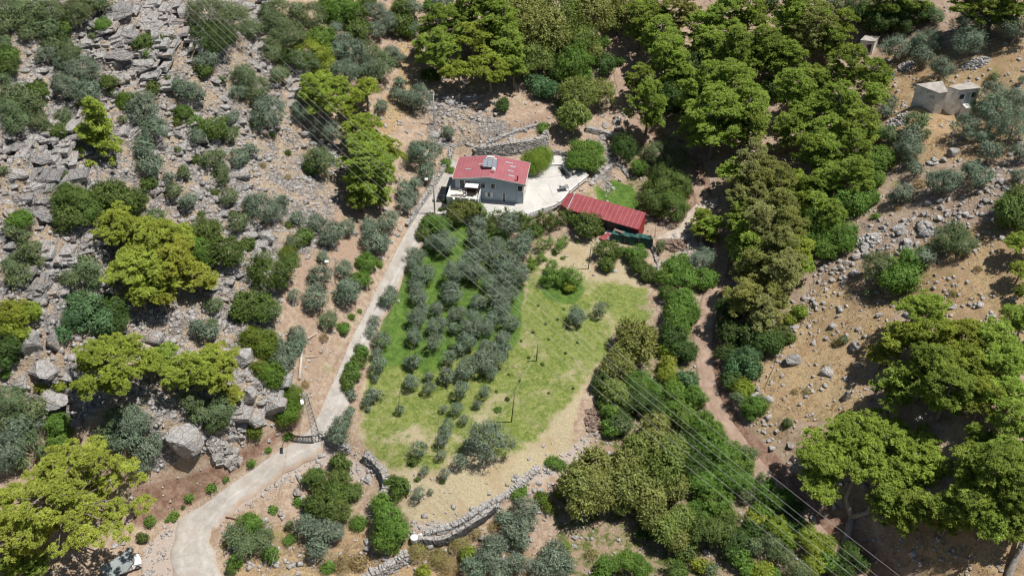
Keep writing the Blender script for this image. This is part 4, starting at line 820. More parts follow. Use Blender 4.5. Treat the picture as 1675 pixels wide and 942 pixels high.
# ---------------------------------------------------------------- house
EV = 4.9; OV = .45
def house():
    FL, FR, BR = G(739.8, 292.5, EV), G(859.2, 302.8, EV), G(873.6, 270, EV)
    u = (FR-FL); W = u.length; ang = math.atan2(u.y, u.x); dpt = 7.2
    e = thing('house', 'blue-grey two-storey house under a red sheet-metal roof', 'house', (FL.x, FL.y, .1), ang)
    W0, W1 = OV, W-OV; D0, D1 = OV, dpt-OV; rid = 1.05; mid = W/2; H = EV-.1
    # walls with a gable
    mb = MB(); T0 = .22
    def gz(x): return H+rid*(1-abs(x-mid)/mid)-.18
    V = []; 
    for y in (D0, D1): V += [(W0, y, 0), (W1, y, 0), (W1, y, gz(W1)), (mid, y, gz(mid)), (W0, y, gz(W0))]
    mb.add(V, [(0, 1, 2, 3, 4), (9, 8, 7, 6, 5), (0, 4, 9, 5), (1, 6, 7, 2), (2, 7, 8, 3), (3, 8, 9, 4), (0, 5, 6, 1)])
    wall = mb.build('wall', M['blue'], e)
    link('side_wall_finish', MB().box(W1+.003, W1+.05, D0+.02, D1-.02, 0, H-.05).V and new_mesh('side_wall_finish', MB().box(W1+.003, W1+.05, D0+.02, D1-.02, 0, H-.05).V, MB().box(0, 1, 0, 1, 0, 1).F, (M['cream'],)), e)
    mb = MB(); th = .10
    for a, b, za, zb in ((0, mid, H, H+rid), (mid, W, H+rid, H)):
        mb.add([(a, 0, za), (b, 0, zb), (b, dpt, zb), (a, dpt, za), (a, 0, za+th), (b, 0, zb+th), (b, dpt, zb+th), (a, dpt, za+th)],
               [(0, 3, 2, 1), (4, 5, 6, 7), (0, 1, 5, 4), (1, 2, 6, 5), (2, 3, 7, 6), (3, 0, 4, 7)])
    roof = link('roof', new_mesh('roof', mb.V, mb.F, (M['roofr'],)), e)
    mb = MB(); f = .03
    for a, b, za, zb in ((0, mid, H, H+rid), (mid, W, H+rid, H)):
        for y in (-f-.004, dpt+.004):
            mb.add([(a, y, za-.16), (b, y, zb-.16), (b, y+f, zb-.16), (a, y+f, za-.16), (a, y, za+th+.02), (b, y, zb+th+.02), (b, y+f, zb+th+.02), (a, y+f, za+th+.02)],
                   [(0, 3, 2, 1), (4, 5, 6, 7), (0, 1, 5, 4), (1, 2, 6, 5), (2, 3, 7, 6), (3, 0, 4, 7)])
    mb.box(W+.004, W+.04, 0, dpt, H-.16, H+th+.02); mb.box(-.04, -.004, 0, dpt, H-.16, H+th+.02)
    link('fascia', new_mesh('fascia', mb.V, mb.F, (M['white'],)), roof)
    def rz_(x): return H+rid*(1-abs(x-mid)/mid)+th
    for x, y, l in ((mid-2.8, 4.2, 1.1), (mid+2.4, 5.6, 1.4), (mid+3.4, 4.6, 1.1), (mid+3.2, 3.1, 1.1), (mid+3.5, 1.6, 1.2), (mid-5.0, 2.7, 1.1)):
        V = [(x, y, rz_(x)+.02), (x+l, y, rz_(x+l)+.02), (x+l, y+.32, rz_(x+l)+.02), (x, y+.32, rz_(x)+.02)]
        V += [(a, b, c+.03) for a, b, c in V]
        link('roof_patch', new_mesh('roof_patch', V, [(0, 3, 2, 1), (4, 5, 6, 7), (0, 1, 5, 4), (1, 2, 6, 5), (2, 3, 7, 6), (3, 0, 4, 7)], (M['galv'],)), roof)
    pipe = MB().tube([(W-1.6, .75, rz_(W-1.6)-.1), (W-1.6, .75, rz_(W-1.6)+.95)], .13, 10).tube([(W-1.6, .75, rz_(W-1.6)+.95), (W-1.6, .75, rz_(W-1.6)+1.02)], .2, 10).build('chimney_pipe', M['shedw'], roof)
    # windows and doors: (x0,x1,z0,z1,kind)
    def opening(x0, x1, z0, z1, kind='window'):
        fr = .1; y = D0; mb = MB()
        mb.box(x0-fr, x1+fr, y-.06, y+.02, z1, z1+fr); mb.box(x0-fr, x1+fr, y-.06, y+.02, z0-fr, z0); mb.box(x0-fr, x0, y-.06, y+.02, z0, z1); mb.box(x1, x1+fr, y-.06, y+.02, z0, z1)
        if x1-x0 > 1.0: mb.box((x0+x1)/2-.03, (x0+x1)/2+.03, y-.055, y+.02, z0, z1)
        w = mb.build(kind, M['white'], e)
        MB().box(x0, x1, y-.022, y-.012, z0, z1).build('pane', M['glass'], w)
        if kind == 'window': MB().box(x0-fr-.06, x1+fr+.06, y-.14, y-.061, z0-fr-.05, z0-fr+.02).build('sill', M['white'], w)
        return w
    k = W/119.4                            # metres per photo pixel along the front
    def fx(zx): return (zx-250)/6.28*k
    opening(fx(540), fx(582), 2.95, 4.0); opening(fx(645), fx(685), 3.0, 4.05)
    opening(fx(920), fx(965), 2.95, 4.1); sh = opening(fx(608), fx(636), .95, 2.0)
    for a, b in ((fx(582), fx(606)), (fx(638), fx(662))):
        MB().box(a, b, D0-.09, D0-.065, .9, 2.05).build('shutter', M['white'], sh)
    d = opening(fx(765), fx(792), .12, 2.1, 'door')
    mb = MB()
    for z in (.6, 1.15, 1.65): mb.box(fx(765), fx(792), D0-.05, D0-.024, z, z+.05)
    mb.build('glazing_bar', M['white'], d)
    opening(fx(320), fx(368), 2.5, 4.35, 'door'); opening(fx(378), fx(430), 3.0, 4.25)
    mb = MB()
    for z in (1.0, 3.6): mb.box(W1+.052, W1+.1, 2.2, 3.2, z, z+1.0)
    sw = mb.build('side_window', M['white'], e)
    MB().box(W1+.102, W1+.11, 2.3, 3.1, 1.1, 1.9).box(W1+.102, W1+.11, 2.3, 3.1, 3.7, 4.5).build('pane', M['glass'], sw)
    MB().box(W1+.06, W1+.42, 1.0, 1.8, 3.7, 4.3).build('air_conditioner', M['white'], e)
    mb = MB().tube([(fx(905), D0-.06, .1), (fx(905), D0-.06, 4.3)], .05, 8); mb.build('downpipe', M['blue'], e)
    # raised terrace at the left front
    x0, x1, y0, y1, tz = fx(222), fx(545), -3.6, D0-.03, 2.25
    ter = MB().box(x0, x1, y0, y1, 0, .5).box(x0, x1, y0, y1, tz-.25, tz)
    for x in (x0, x0+1.9, x0+3.6, x1-.35): ter.box(x, x+.35, y0+.003, y0+.35, .5, tz-.25)
    ter.box(x0+.003, x1-.003, y1-1.2, y1-1.0, .5, tz-.25)
    ter = ter.build('terrace', M['blue'], e)
    tt = MB().box(x0+.02, x1-.02, y0+.02, y1-.01, tz+.004, tz+.04).build('terrace_floor', M['cream'], ter)
    mb = MB(); mb.box(x0+.004, x0+.12, y0, y1, tz+.042, tz+.9); mb.box(x1-.12, x1-.004, y0, y1, tz+.042, tz+.9)
    mb.box(x0+.12, x1-.12, y0+.004, y0+.12, tz+.042, tz+.35)
    n = 4; seg = (x1-x0-.24)/n
    for i in range(n): mb.box(x0+.16+i*seg, x0+.16+(i+.72)*seg, y0+.006, y0+.118, tz+.35, tz+.9)
    mb.box(x0, x1, y0-.02, y0+.14, tz+.9, tz+.98)
    mb.build('parapet', M['white'], ter)
    return e, (x0, x1, y0, y1, tz+.14), (mid, dpt, rz_), W, ang
HOUSE, (tx0, tx1, ty0, ty1, tz_), (hmid, hd, rz_), HW, hang = house()
hm = Matrix.Translation(HOUSE.location) @ Matrix.Rotation(hang, 4, 'Z')
def on_house(name, label, cat, x, y, z, rz=0):
    p = hm@Vector((x, y, z)); return thing(name, label, cat, p, hang+rz)
# solar water heater
s = on_house('solar_water_heater', 'solar water heater with grey panels and white tank on the red roof', 'solar heater', hmid-.2, 2.6, rz_(hmid))
s.scale = (.85, .85, .85); mb = MB(); q = Matrix.Translation((0, 0, .45))@Matrix.Rotation(R_(38), 4, 'X')
for i in range(3): mb.box(-1.55+i*1.05, -.58+i*1.05, 0, 1.9, 0, .08, q)
link('panel', new_mesh('panel', mb.V, mb.F, (M['solar'],)), s)
mb = MB()
for i in range(3):
    x = -1.56+i*1.05
    for a in ((x, x+.06, -.01, 1.91), (x+.94, x+1.0, -.01, 1.91), (x+.06, x+.94, -.01, .06), (x+.06, x+.94, 1.84, 1.91)): mb.box(*a, .07, .12, q)
for x in (-1.5, 0, 1.5): mb.bar((x, 1.6, -.1), (x, 1.5, 1.9), .06); mb.bar((x, .1, -.3), (x, .05, .5), .06)
mb.build('frame', M['metal'], s)
MB().tube([(-.85, 1.9, 1.85), (.85, 1.9, 1.85)], .3, 14).build('tank', M['white'], s)
MB().tube([(-1.2, 2.6, .9), (1.2, 2.6, .9)], .26, 14).build('tank', M['white'], s)
s = on_house('satellite_dish', 'white satellite dish in front of the rooftop solar panels', 'satellite dish', hmid+.75, 1.75, rz_(hmid+.75))
mb = MB(); n = 14
V = [(0, 0, 0)]; Fs = []
for r, z in ((.2, -.03), (.42, -.12)):
    for k in range(n): V.append((r*math.cos(6.283*k/n), -z*1.0-.0, r*math.sin(6.283*k/n)))
for k in range(n): Fs.append((0, 1+k, 1+(k+1) % n)); Fs.append((1+k, 1+n+k, 1+n+(k+1) % n, 1+(k+1) % n))
do = link('dish', new_mesh('dish', V, Fs, (M['white'],), True), s, (0, -.1, .75), (R_(-25), 0, R_(20)))
MB().bar((0, 0, 0), (0, 0, .75), .05).build('mast', M['metal'], s)
MB().bar((0, -.1, .55), (0, -.5, .8), .03).build('feed_arm', M['metal'], s)
# terrace furniture
def terr(name, label, cat, x, y, rz=0): return on_house(name, label, cat, x, y, tz_-.1, rz)
sw = terr('garden_swing', 'dark brown garden swing under a white canopy on the raised terrace', 'garden swing', tx1-1.6, ty0+2.6)
MB().box(-1.25, 1.25, -.65, .65, 1.95, 2.05).build('canopy', M['white'], sw)
MB().box(-1.05, 1.05, -.3, .35, .5, .68).build('seat', M['brown'], sw); MB().box(-1.05, 1.05, .36, .5, .6, 1.25).build('backrest', M['brown'], sw)
mb = MB()
for x in (-1.2, 1.2): mb.bar((x, -.6, 0), (x, 0, 2), .07); mb.bar((x, .6, 0), (x, 0, 2), .07)
mb.build('frame', M['darkm'], sw)
tb = terr('garden_table', 'pale garden table on the raised terrace among the chairs', 'table', tx0+2.2, ty0+1.7)
MB().box(-.7, .7, -.4, .4, .7, .76).build('tabletop', M['cream'], tb)
for x in (-.6, .6):
    for y in (-.32, .32): MB().bar((x, y, 0), (x, y, .7), .06).build('leg', M['white'], tb)
spots = [(tx0+1.1, ty0+1.7, 1.57, 'white garden chair at the house-side end of the terrace table, nearest the black car'), (tx0+3.3, ty0+1.7, -1.57, 'white garden chair between the terrace table and the swing'),
         (tx0+2.2, ty0+2.7, 3.14, 'white garden chair behind the terrace table, by the terrace door'), (tx0+2.2, ty0+.75, 0, 'white garden chair in front of the terrace table, by the front parapet')]
for i, (x, y, rz, lb) in enumerate(spots):
    c = terr('garden_chair', lb, 'chair', x, y, rz+math.pi)
    MB().box(-.27, .27, -.27, .27, .4, .47).build('seat', M['white'], c); MB().box(-.27, .27, -.3, -.24, .47, .95).build('backrest', M['white'], c)
    for a in (-.23, .23):
        for b in (-.23, .23): MB().bar((a, b, 0), (a, b, .4), .05).build('leg', M['white'], c)
    c['group'] = 'garden chairs on the terrace'
for x, y, lb in ((tx1-1.0, ty0+.7, 'low brown wooden bench at the swing end of the terrace'),):
    c = terr('bench', lb, 'bench', x-2.4, y-.1)
    MB().box(-.7, .7, -.22, .22, .4, .48).build('seat', M['brown'], c)
    for a in (-.6, .6): MB().box(a-.05, a+.05, -.18, .18, 0, .4).build('leg', M['brown'], c)
# ---------------------------------------------------------------- red shed
def shed():
    z1, z2 = 1.0, 2.2
    FL, FR, BR, BL = G(927.2, 343, z1), G(1044.4, 376.2, z1), G(1058, 349, z2), G(938.2, 315.9, z2)
    u = FR-FL; W = u.length; ang = math.atan2(u.y, u.x); nrm = Vector((-u.y, u.x, 0)).normalized(); D = ((BR-FR).dot(nrm)+(BL-FL).dot(nrm))/2
    gz = -2.6; e = thing('shed', 'long red sheet-metal shed below the white balustrade', 'shed', (FL.x, FL.y, gz), ang)
    a, b = z1-gz, z2-gz; o = .35
    V = [(o, o, 0), (W-.05, o, 0), (W-.05, D-.05, 0), (o, D-.05, 0), (o, o, a-.02), (W-.05, o, a-.02), (W-.05, D-.05, b-.08), (o, D-.05, b-.08)]
    link('wall', new_mesh('wall', V, [(0, 3, 2, 1), (4, 5, 6, 7), (0, 1, 5, 4), (1, 2, 6, 5), (2, 3, 7, 6), (3, 0, 4, 7)], (M['shedw'],)), e)
    V = [(0, 0, a), (W, 0, a), (W, D, b), (0, D, b)]; V += [(x, y, z+.09) for x, y, z in V]
    r = link('roof', new_mesh('roof', V, [(0, 3, 2, 1), (4, 5, 6, 7), (0, 1, 5, 4), (1, 2, 6, 5), (2, 3, 7, 6), (3, 0, 4, 7)], (M['shedr'],)), e)
    MB().bar((.05, 0, a+.13), (.05, D, b+.13), .16, .07).build('edge_trim', M['galv'], r)
    MB().tube([(.4, D*.8, b), (.4, D*.8, b+.7)], .07, 8).build('vent_pipe', M['white'], r)
    V = [(-1.9, D*.35, a-.35), (.0, D*.1, a-.2), (0, D-.1, b-.15), (-1.3, D-.1, b-.35)]; V += [(x, y, z+.07) for x, y, z in V]
    link('porch_roof', new_mesh('porch_roof', V, [(0, 3, 2, 1), (4, 5, 6, 7), (0, 1, 5, 4), (1, 2, 6, 5), (2, 3, 7, 6), (3, 0, 4, 7)], (M['shedr'],)), e)
    MB().box(-1.2, .3, D*.55, D-.3, 0, a-.5).build('porch_wall', M['shedw'], e)
    MB().box(W*.50, W*.88, o-.05, o-.003, .2, a-.25).build('doorway', M['darkm'], e)
    return e, ang, W, D, gz
SHED, sang, SW, SD, sgz = shed()
# green net pen in front of the shed
Zt = -.4
A, B, C, D_ = G(1000, 383, Zt+.1), G(1068, 392.5, Zt), G(1067, 408, -2.7), G(1004, 405, -2.7)
g0 = hz(1.0*A.x, A.y)
e = thing('netted_pen', 'dark green net-covered pen in front of the red shed', 'pen', (A.x, A.y, -2.9))
rel = lambda p: p-Vector((A.x, A.y, -2.9))
BA, BB = G(1007, 374, Zt+.25), G(1064, 386, Zt+.3)
pts = [rel(A), rel(B), rel(BB), rel(BA)]
nx_, V, Fs = 12, [], []
rg_ = random.Random(3)
for j in range(5):
    for i in range(nx_+1):
        a = pts[0].lerp(pts[1], i/nx_); b = pts[3].lerp(pts[2], i/nx_); p = a.lerp(b, j/4); p.z += rg_.uniform(-.12, .12)+.22*(i % 3 == 0); V.append(tuple(p))
for j in range(4):
    for i in range(nx_): Fs.append((j*(nx_+1)+i, j*(nx_+1)+i+1, (j+1)*(nx_+1)+i+1, (j+1)*(nx_+1)+i))
n0 = len(V)
for i in range(nx_+1):
    a = pts[0].lerp(pts[1], i/nx_); V.append((a.x+rg_.uniform(-.05, .05), a.y-.25, -.2))
for i in range(nx_): Fs.append((i, n0+i, n0+i+1, i+1))
for k, (t, b) in enumerate(((1, 2), (3, 0))):
    n1 = len(V); V += [tuple(pts[t]), tuple(pts[b]), (pts[b].x, pts[b].y, -.2), (pts[t].x, pts[t].y, -.2)]; Fs.append((n1, n1+1, n1+2, n1+3))
link('net_cover', new_mesh('net_cover', V, Fs, (M['net'],), False), e)
for i in (0, 4, 8, 12):
    a = pts[0].lerp(pts[1], i/nx_); MB().bar((a.x, a.y-.3, -.3), (a.x, a.y-.1, a.z+.12), .09).build('post', M['wood'], e)
def sheet(name, label, quad, mat, cat='metal sheet', th=.05, zoff=0):
    c = sum(quad, Vector())/4; V = [q-c for q in quad]+[q-c+Vector((0, 0, th)) for q in quad]
    o = link(name, new_mesh(name, V, [(0, 3, 2, 1), (4, 5, 6, 7), (0, 1, 5, 4), (1, 2, 6, 5), (2, 3, 7, 6), (3, 0, 4, 7)], (mat,)), None, c)
    return tag(o, label, cat)
z_ = -1.2
sheet('tin_sheet', 'pale grey tin sheet lying on the grass at the foot of the red shed', [G(969, 401, -2.1), G(981, 406.5, -2.1), G(988, 397, -1.9), G(977, 391, -1.9)], M['galv'])
sheet('tin_sheet', 'grey tin sheet bridging from the red beam up to the shed', [G(986, 388, -1.5), G(997, 393, -1.5), G(1004, 379, -1.1), G(993, 375, -1.1)], M['galv'])
sheet('red_sheet', 'short red sheet between the two grey tin sheets by the shed', [G(979, 390, -1.6), G(990, 393.5, -1.6), G(1000, 384, -1.2), G(994, 380, -1.2)], M['shedr'])
sheet('plank_board', 'weathered board leaning over the green net below the shed eave', [G(1003, 376.5, .0), G(1019, 382.5, .0), G(1021, 379.5, .05), G(1006, 374, .05)], M['wood'], 'board')
# ---------------------------------------------------------------- balustrade and other low walls
def wpath(pts, n=6, z=None):
    A_ = np.array([(ground_pt(a, b).x, ground_pt(a, b).y) if z is None else tuple(G(a, b, z))[:2] for a, b in pts]); return catmull(A_, n)
def balustrade():
    W = [G(a, b, .9) for a, b in P('861 350,888 341,914 331,931 313,946 300,961 288')]
    o = W[0]; e = thing('balustrade', 'long white balustrade curving round the concrete yard above the red shed', 'balustrade', (o.x, o.y, .1))
    Wl = catmull(np.array([(p.x-o.x, p.y-o.y) for p in W]), 10); rail = MB(); low = MB(); bal = MB(); ps = MB(); L = 0
    for i in range(len(Wl)-1):
        a, b = Wl[i], Wl[i+1]; rail.bar((*a, .86), (*b, .86), .22, .10); low.bar((*a, .14), (*b, .14), .18, .08)
        ln = np.hypot(*(b-a)); n = max(1, int(round(ln/.28)))
        for k in range(n):
            c = a+(b-a)*(k+.5)/n; bal.tube([(*c, .18), (*c, .34), (*c, .5), (*c, .82)], [.05, .09, .075, .045], 6, False)
    rail.build('top_rail', M['white'], e); low.build('bottom_rail', M['white'], e); bal.build('baluster_row', M['white'], e)
    for i in range(0, len(Wl), 10): MB().box(Wl[i][0]-.14, Wl[i][0]+.14, Wl[i][1]-.14, Wl[i][1]+.14, 0, 1.0).box(Wl[i][0]-.18, Wl[i][0]+.18, Wl[i][1]-.18, Wl[i][1]+.18, 1.002, 1.06).build('post', M['white'], e)
balustrade()
g = G(726, 356, .2)
e = thing('gate', 'small white barred gate beside the lane at the corner of the hedge', 'gate', (g.x, g.y, .0), -.1)
mb = MB(); 
for i in range(12): mb.box(.5+i*.22, .56+i*.22, 0, .05, .1, 1.0)
mb.box(.4, 3.1, -.01, .06, 1.0, 1.07); mb.box(.4, 3.1, -.01, .06, .08, .14); mb.build('bars', M['white'], e)
for x in (.15, 3.15): MB().box(x, x+.28, -.12, .16, -.4, 1.35).build('post', M['white'], e)
def stone_wall(pts, label, h, wd, seed, name='stone_wall', mat='wallst', z0=-.5, size=.34, zlist=None, irregular=.12):
    """dry stone wall: every stone modelled, one mesh since the stones are the wall's pattern"""
    rg = random.Random(seed); W = wpath(pts, 8); ox, oy = W[0]; oz = hz(ox, oy); V = []; Fs = []
    W = np.array(W); seg = np.hypot(*np.diff(W, axis=0).T); L = np.r_[0, np.cumsum(seg)]; tot = L[-1]
    rows = int(max(1, round((h-z0)/(size*.62)))); box = MB()
    for r in range(rows):
        s = rg.uniform(0, size)
        while s < tot:
            i = min(len(seg)-1, np.searchsorted(L, s, 'right')-1); t = (s-L[i])/max(seg[i], 1e-6); p = W[i]+(W[i+1]-W[i])*t; d = (W[i+1]-W[i])/max(seg[i], 1e-6)
            ln = size*rg.uniform(.6, 1.5); tp = h*(1+.25*(vn(np.array([s*.35]), np.array([seed*1.0]), seed)[0]-.5)*2*irregular*4)
            z = z0+(r+.5)*size*.62
            if z < tp:
                g_ = hz(*p)
                for side in ((-1, 1) if wd > .4 else (0,)):
                    w = wd*.55 if side else wd
                    bt = .28*max(0, z); q = Matrix.Translation((p[0]-ox-d[1]*(side*wd*.25+bt)+rg.uniform(-.1, .1), p[1]-oy+d[0]*(side*wd*.25+bt)+rg.uniform(-.1, .1), g_-oz+z))@Matrix.Rotation(math.atan2(d[1], d[0])+rg.uniform(-.2, .2), 4, 'Z')@Matrix.Rotation(rg.uniform(-.15, .15), 4, 'X')@Matrix.Rotation(rg.uniform(-.12, .12), 4, 'Y')
                    n0 = len(box.V); a, b, c = ln*.5, w*.55, size*.34*rg.uniform(.8, 1.2); box.box(-a, a, -b, b, -c, c, q)
                    for k in range(n0, n0+8): v = box.V[k]; box.V[k] = (v[0]+rg.uniform(-.06, .06), v[1]+rg.uniform(-.06, .06), v[2]+rg.uniform(-.05, .05))
            s += ln*.97
    o = box.build(name, M[mat], None, (ox, oy, oz)); return tag(o, label, 'stone wall')
stone_wall([(778, 258), (795, 258), (815, 255), (840, 251), (868, 247), (890, 242), (897, 228)], 'high pale dry-stone retaining wall behind the blue house', 2.3, .8, 1, size=.42)
stone_wall([(775, 248), (800, 236), (830, 222), (860, 212), (893, 205)], 'low tumbled stone wall at the edge of the bare red-earth terrace', .5, .7, 2, size=.4)
stone_wall([(524, 716), (536, 724), (552, 733), (571, 741)], 'dry-stone wall starting beside the lattice power pole', 1.3, .8, 3, size=.42)
stone_wall([(597, 752), (610, 762), (622, 775), (629, 790), (628, 806), (622, 818)], 'curved dry-stone wall below the field corner, beyond the wire railing', 1.4, .9, 4, size=.42)
stone_wall([(676, 884), (700, 887), (728, 884), (752, 872), (775, 858), (800, 840), (818, 830)], 'dry-stone terrace wall with dark netting along the south edge of the field', .9, .6, 5, size=.42)
stone_wall([(598, 952), (625, 940), (650, 926), (668, 914)], 'pale stone wall cut off by the bottom edge of the photo', 1.2, 1.0, 6, size=.42)
stone_wall([(1062, 395), (1068, 410), (1074, 430), (1080, 455), (1085, 480), (1088, 500)], 'pale stone wall between the orchard field and the trackside trees', .6, .5, 7, size=.4)
stone_wall([(667, 372), (684, 345), (702, 318), (720, 290), (735, 265), (744, 240)], 'pale stone wall along the uphill side of the lane by the blue house', .9, .55, 8, size=.42)
stone_wall([(642, 452), (622, 488), (606, 518), (590, 550), (575, 585), (563, 620), (553, 655), (540, 690), (530, 708)], 'low whitewashed stone edging between the lane and the olive field', .25, .45, 9, size=.4)
stone_wall([(958, 215), (985, 222), (1010, 232), (1020, 250)], 'rough stone wall under the olive-yellow tree above the yard', 1.2, .9, 10, size=.5)
stone_wall([(896, 262), (902, 255), (915, 252), (935, 258), (948, 262)], 'brownish block wall at the back of the yard ramp', .9, .5, 11, size=.5)
stone_wall([(965, 300), (985, 285), (1008, 268), (1030, 290)], 'broken white stone edging above the green plot', .35, .8, 12, size=.45)
stone_wall([(692, 870), (720, 864), (755, 850), (790, 828), (830, 806), (862, 780), (880, 765)], 'low bank of loose stones along the inner south edge of the field', .3, 1.1, 13, size=.4)
# ramp channel beside the yard
mb = MB(); Wc = [G(a, b, .15) for a, b in P('896 272,906 271,918 271,928 273,938 277')]
o_ = Wc[0]
for a, b in zip(Wc, Wc[1:]): mb.bar(a-o_+Vector((0, 0, .2)), b-o_+Vector((0, 0, .2)), .35, .5)
tag(mb.build('curb_wall', M['white'], None, o_), 'white curved kerb wall at the back corner of the yard', 'kerb')
qd = [G(a, b, .125) for a, b in P('912 274,918 273,932 292,926 293')]
tag(slab('drain_channel', [(p.x, p.y) for p in (qd if sum(qd[i-1].x*qd[i].y-qd[i].x*qd[i-1].y for i in range(4)) > 0 else qd[::-1])], .11, .135, M['darkm']), 'dark drain channel in the yard beside the white curved kerb', 'drain')
pw = MB(); a, b = G(921, 274, .1), G(934, 290, .1); pw.bar((0, 0, .35), b-a+Vector((0, 0, .35)), .2, .75)
tag(pw.build('yard_side_wall', M['concp'], None, a), 'short grey wall beside the dark drain channel', 'low wall')
# ---------------------------------------------------------------- cabins
def cabin_block(e, A, B, Cc, zt, name, mt, openings=(), roofname='roof_slab'):
    """A,B front corners (left,right), Cc back right corner, local"""
    A, B, Cc = Vector(A), Vector(B), Vector(Cc); Dd = A+(Cc-B)
    V = [A, B, Cc, Dd]; V = [Vector((v.x, v.y, -1.2)) for v in V]+[Vector((v.x, v.y, zt)) for v in V]
    w = link(name, new_mesh(name, V, [(0, 3, 2, 1), (4, 5, 6, 7), (0, 1, 5, 4), (1, 2, 6, 5), (2, 3, 7, 6), (3, 0, 4, 7)], (M[mt],)), e)
    c = (A+B+Cc+Dd)/4; R4 = [c+(v-c)*1.07 for v in (A, B, Cc, Dd)]
    V = [Vector((v.x, v.y, zt+.004)) for v in R4]+[Vector((v.x, v.y, zt+.16)) for v in R4]
    link(roofname, new_mesh(roofname, V, [(0, 3, 2, 1), (4, 5, 6, 7), (0, 1, 5, 4), (1, 2, 6, 5), (2, 3, 7, 6), (3, 0, 4, 7)], (M['slab'],)), e)
    u = (B-A).normalized(); nn = Vector((u.y, -u.x, 0)); q = Matrix(((u.x, -nn.x, 0, A.x), (u.y, -nn.y, 0, A.y), (0, 0, 1, 0), (0, 0, 0, 1)))
    for kind, x0, x1, z0, z1, mt2 in openings:
        f = .07; mb = MB(); mb.box(x0-f, x1+f, -.04, .02, z1, z1+f, q); mb.box(x0-f, x1+f, -.04, .02, z0-f, z0, q); mb.box(x0-f, x0, -.04, .02, z0, z1, q); mb.box(x1, x1+f, -.04, .02, z0, z1, q)
        ww = mb.build(kind, M['doorb'], e); MB().box(x0, x1, -.03, -.005, z0, z1, q).build('pane' if kind == 'window' else 'leaf', M[mt2], ww)
    return w
zc = ground_pt(1560, 186.5).z; H_ = 5.2
base = G(1560, 186.5, zc)
e = thing('ruined_cabin', 'derelict whitewashed twin cabin with blue shuttered windows and cracked slab roofs on the dry slope', 'cabin', base)
def L2(px, py, dz=0): p = G(px, py, zc+H_+dz)-base; return Vector((p.x, p.y, 0))
A_, B_, D2, C_ = L2(1569.6, 148.5), L2(1603.4, 145.1), L2(1586, 135.5), L2(1551.8, 143)
def quad_block(e, A, B, C, D, zt, name, mt):
    V = [Vector((v.x, v.y, -3.0)) for v in (A, B, C, D)]+[Vector((v.x, v.y, zt)) for v in (A, B, C, D)]
    link(name, new_mesh(name, V, [(0, 3, 2, 1), (4, 5, 6, 7), (0, 1, 5, 4), (1, 2, 6, 5), (2, 3, 7, 6), (3, 0, 4, 7)], (M[mt],)), e)
    c = (A+B+C+D)/4; R4 = [c+(v-c)*1.06 for v in (A, B, C, D)]
    V = [Vector((v.x, v.y, zt+.004)) for v in R4]+[Vector((v.x, v.y, zt+.16)) for v in R4]
    link('roof_slab', new_mesh('roof_slab', V, [(0, 3, 2, 1), (4, 5, 6, 7), (0, 1, 5, 4), (1, 2, 6, 5), (2, 3, 7, 6), (3, 0, 4, 7)], (M['slab'],)), e)
quad_block(e, A_, B_, D2, C_, H_, 'wall', 'whitew')
u = (B_-A_).normalized(); q = Matrix(((u.x, -u.y, 0, A_.x), (u.y, u.x, 0, A_.y), (0, 0, 1, 0), (0, 0, 0, 1))); Lr = (B_-A_).length
for kind, x0, x1, z0, z1, mt2 in (('window', Lr*.12, Lr*.32, H_-1.9, H_-.9, 'glass'), ('door', Lr*.42, Lr*.58, H_-2.9, H_-.7, 'doorb'), ('window', Lr*.68, Lr*.88, H_-1.7, H_-.7, 'glass')):
    f = .08; mb = MB(); mb.box(x0-f, x1+f, -.04, .02, z1, z1+f, q); mb.box(x0-f, x1+f, -.04, .02, z0-f, z0, q); mb.box(x0-f, x0, -.04, .02, z0, z1, q); mb.box(x1, x1+f, -.04, .02, z0, z1, q)
    ww = mb.build(kind, M['doorb'], e); MB().box(x0, x1, -.03, -.005, z0, z1, q).build('pane' if kind == 'window' else 'leaf', M[mt2], ww)
MB().box(Lr*.36, Lr*.72, -1.5, -.06, -1.5, H_-3.0, q).build('porch', M['stainw'], e)
A2, B2, C3, Dd2 = L2(1499.4, 139.5, -.1), L2(1535.7, 153.2, -.1), L2(1549.6, 151), L2(1541, 134.5, -.1)
quad_block(e, A2, B2, C3, Dd2, H_-.1, 'wall', 'stainw')
MB().tube([B2*.5+Vector((0, 1.5, H_)), B2*.5+Vector((0, 1.5, H_+1.1))], .04, 6).build('iron_rod', M['darkm'], e)
z2 = ground_pt(1425, 82).z; b2 = G(1426, 80, z2)
e = thing('stone_hut', 'small white hut with flat grey roof half hidden by pines', 'hut', b2)
f2 = lambda px, py: (lambda p: Vector((p.x, p.y, 0)))(G(px, py, z2+2.6)-b2)
cabin_block(e, f2(1408, 67), f2(1431, 69), f2(1438, 61.5), 2.6, 'wall', 'whitew', (('door', 1.6, 2.4, 0, 1.9, 'glass'),))
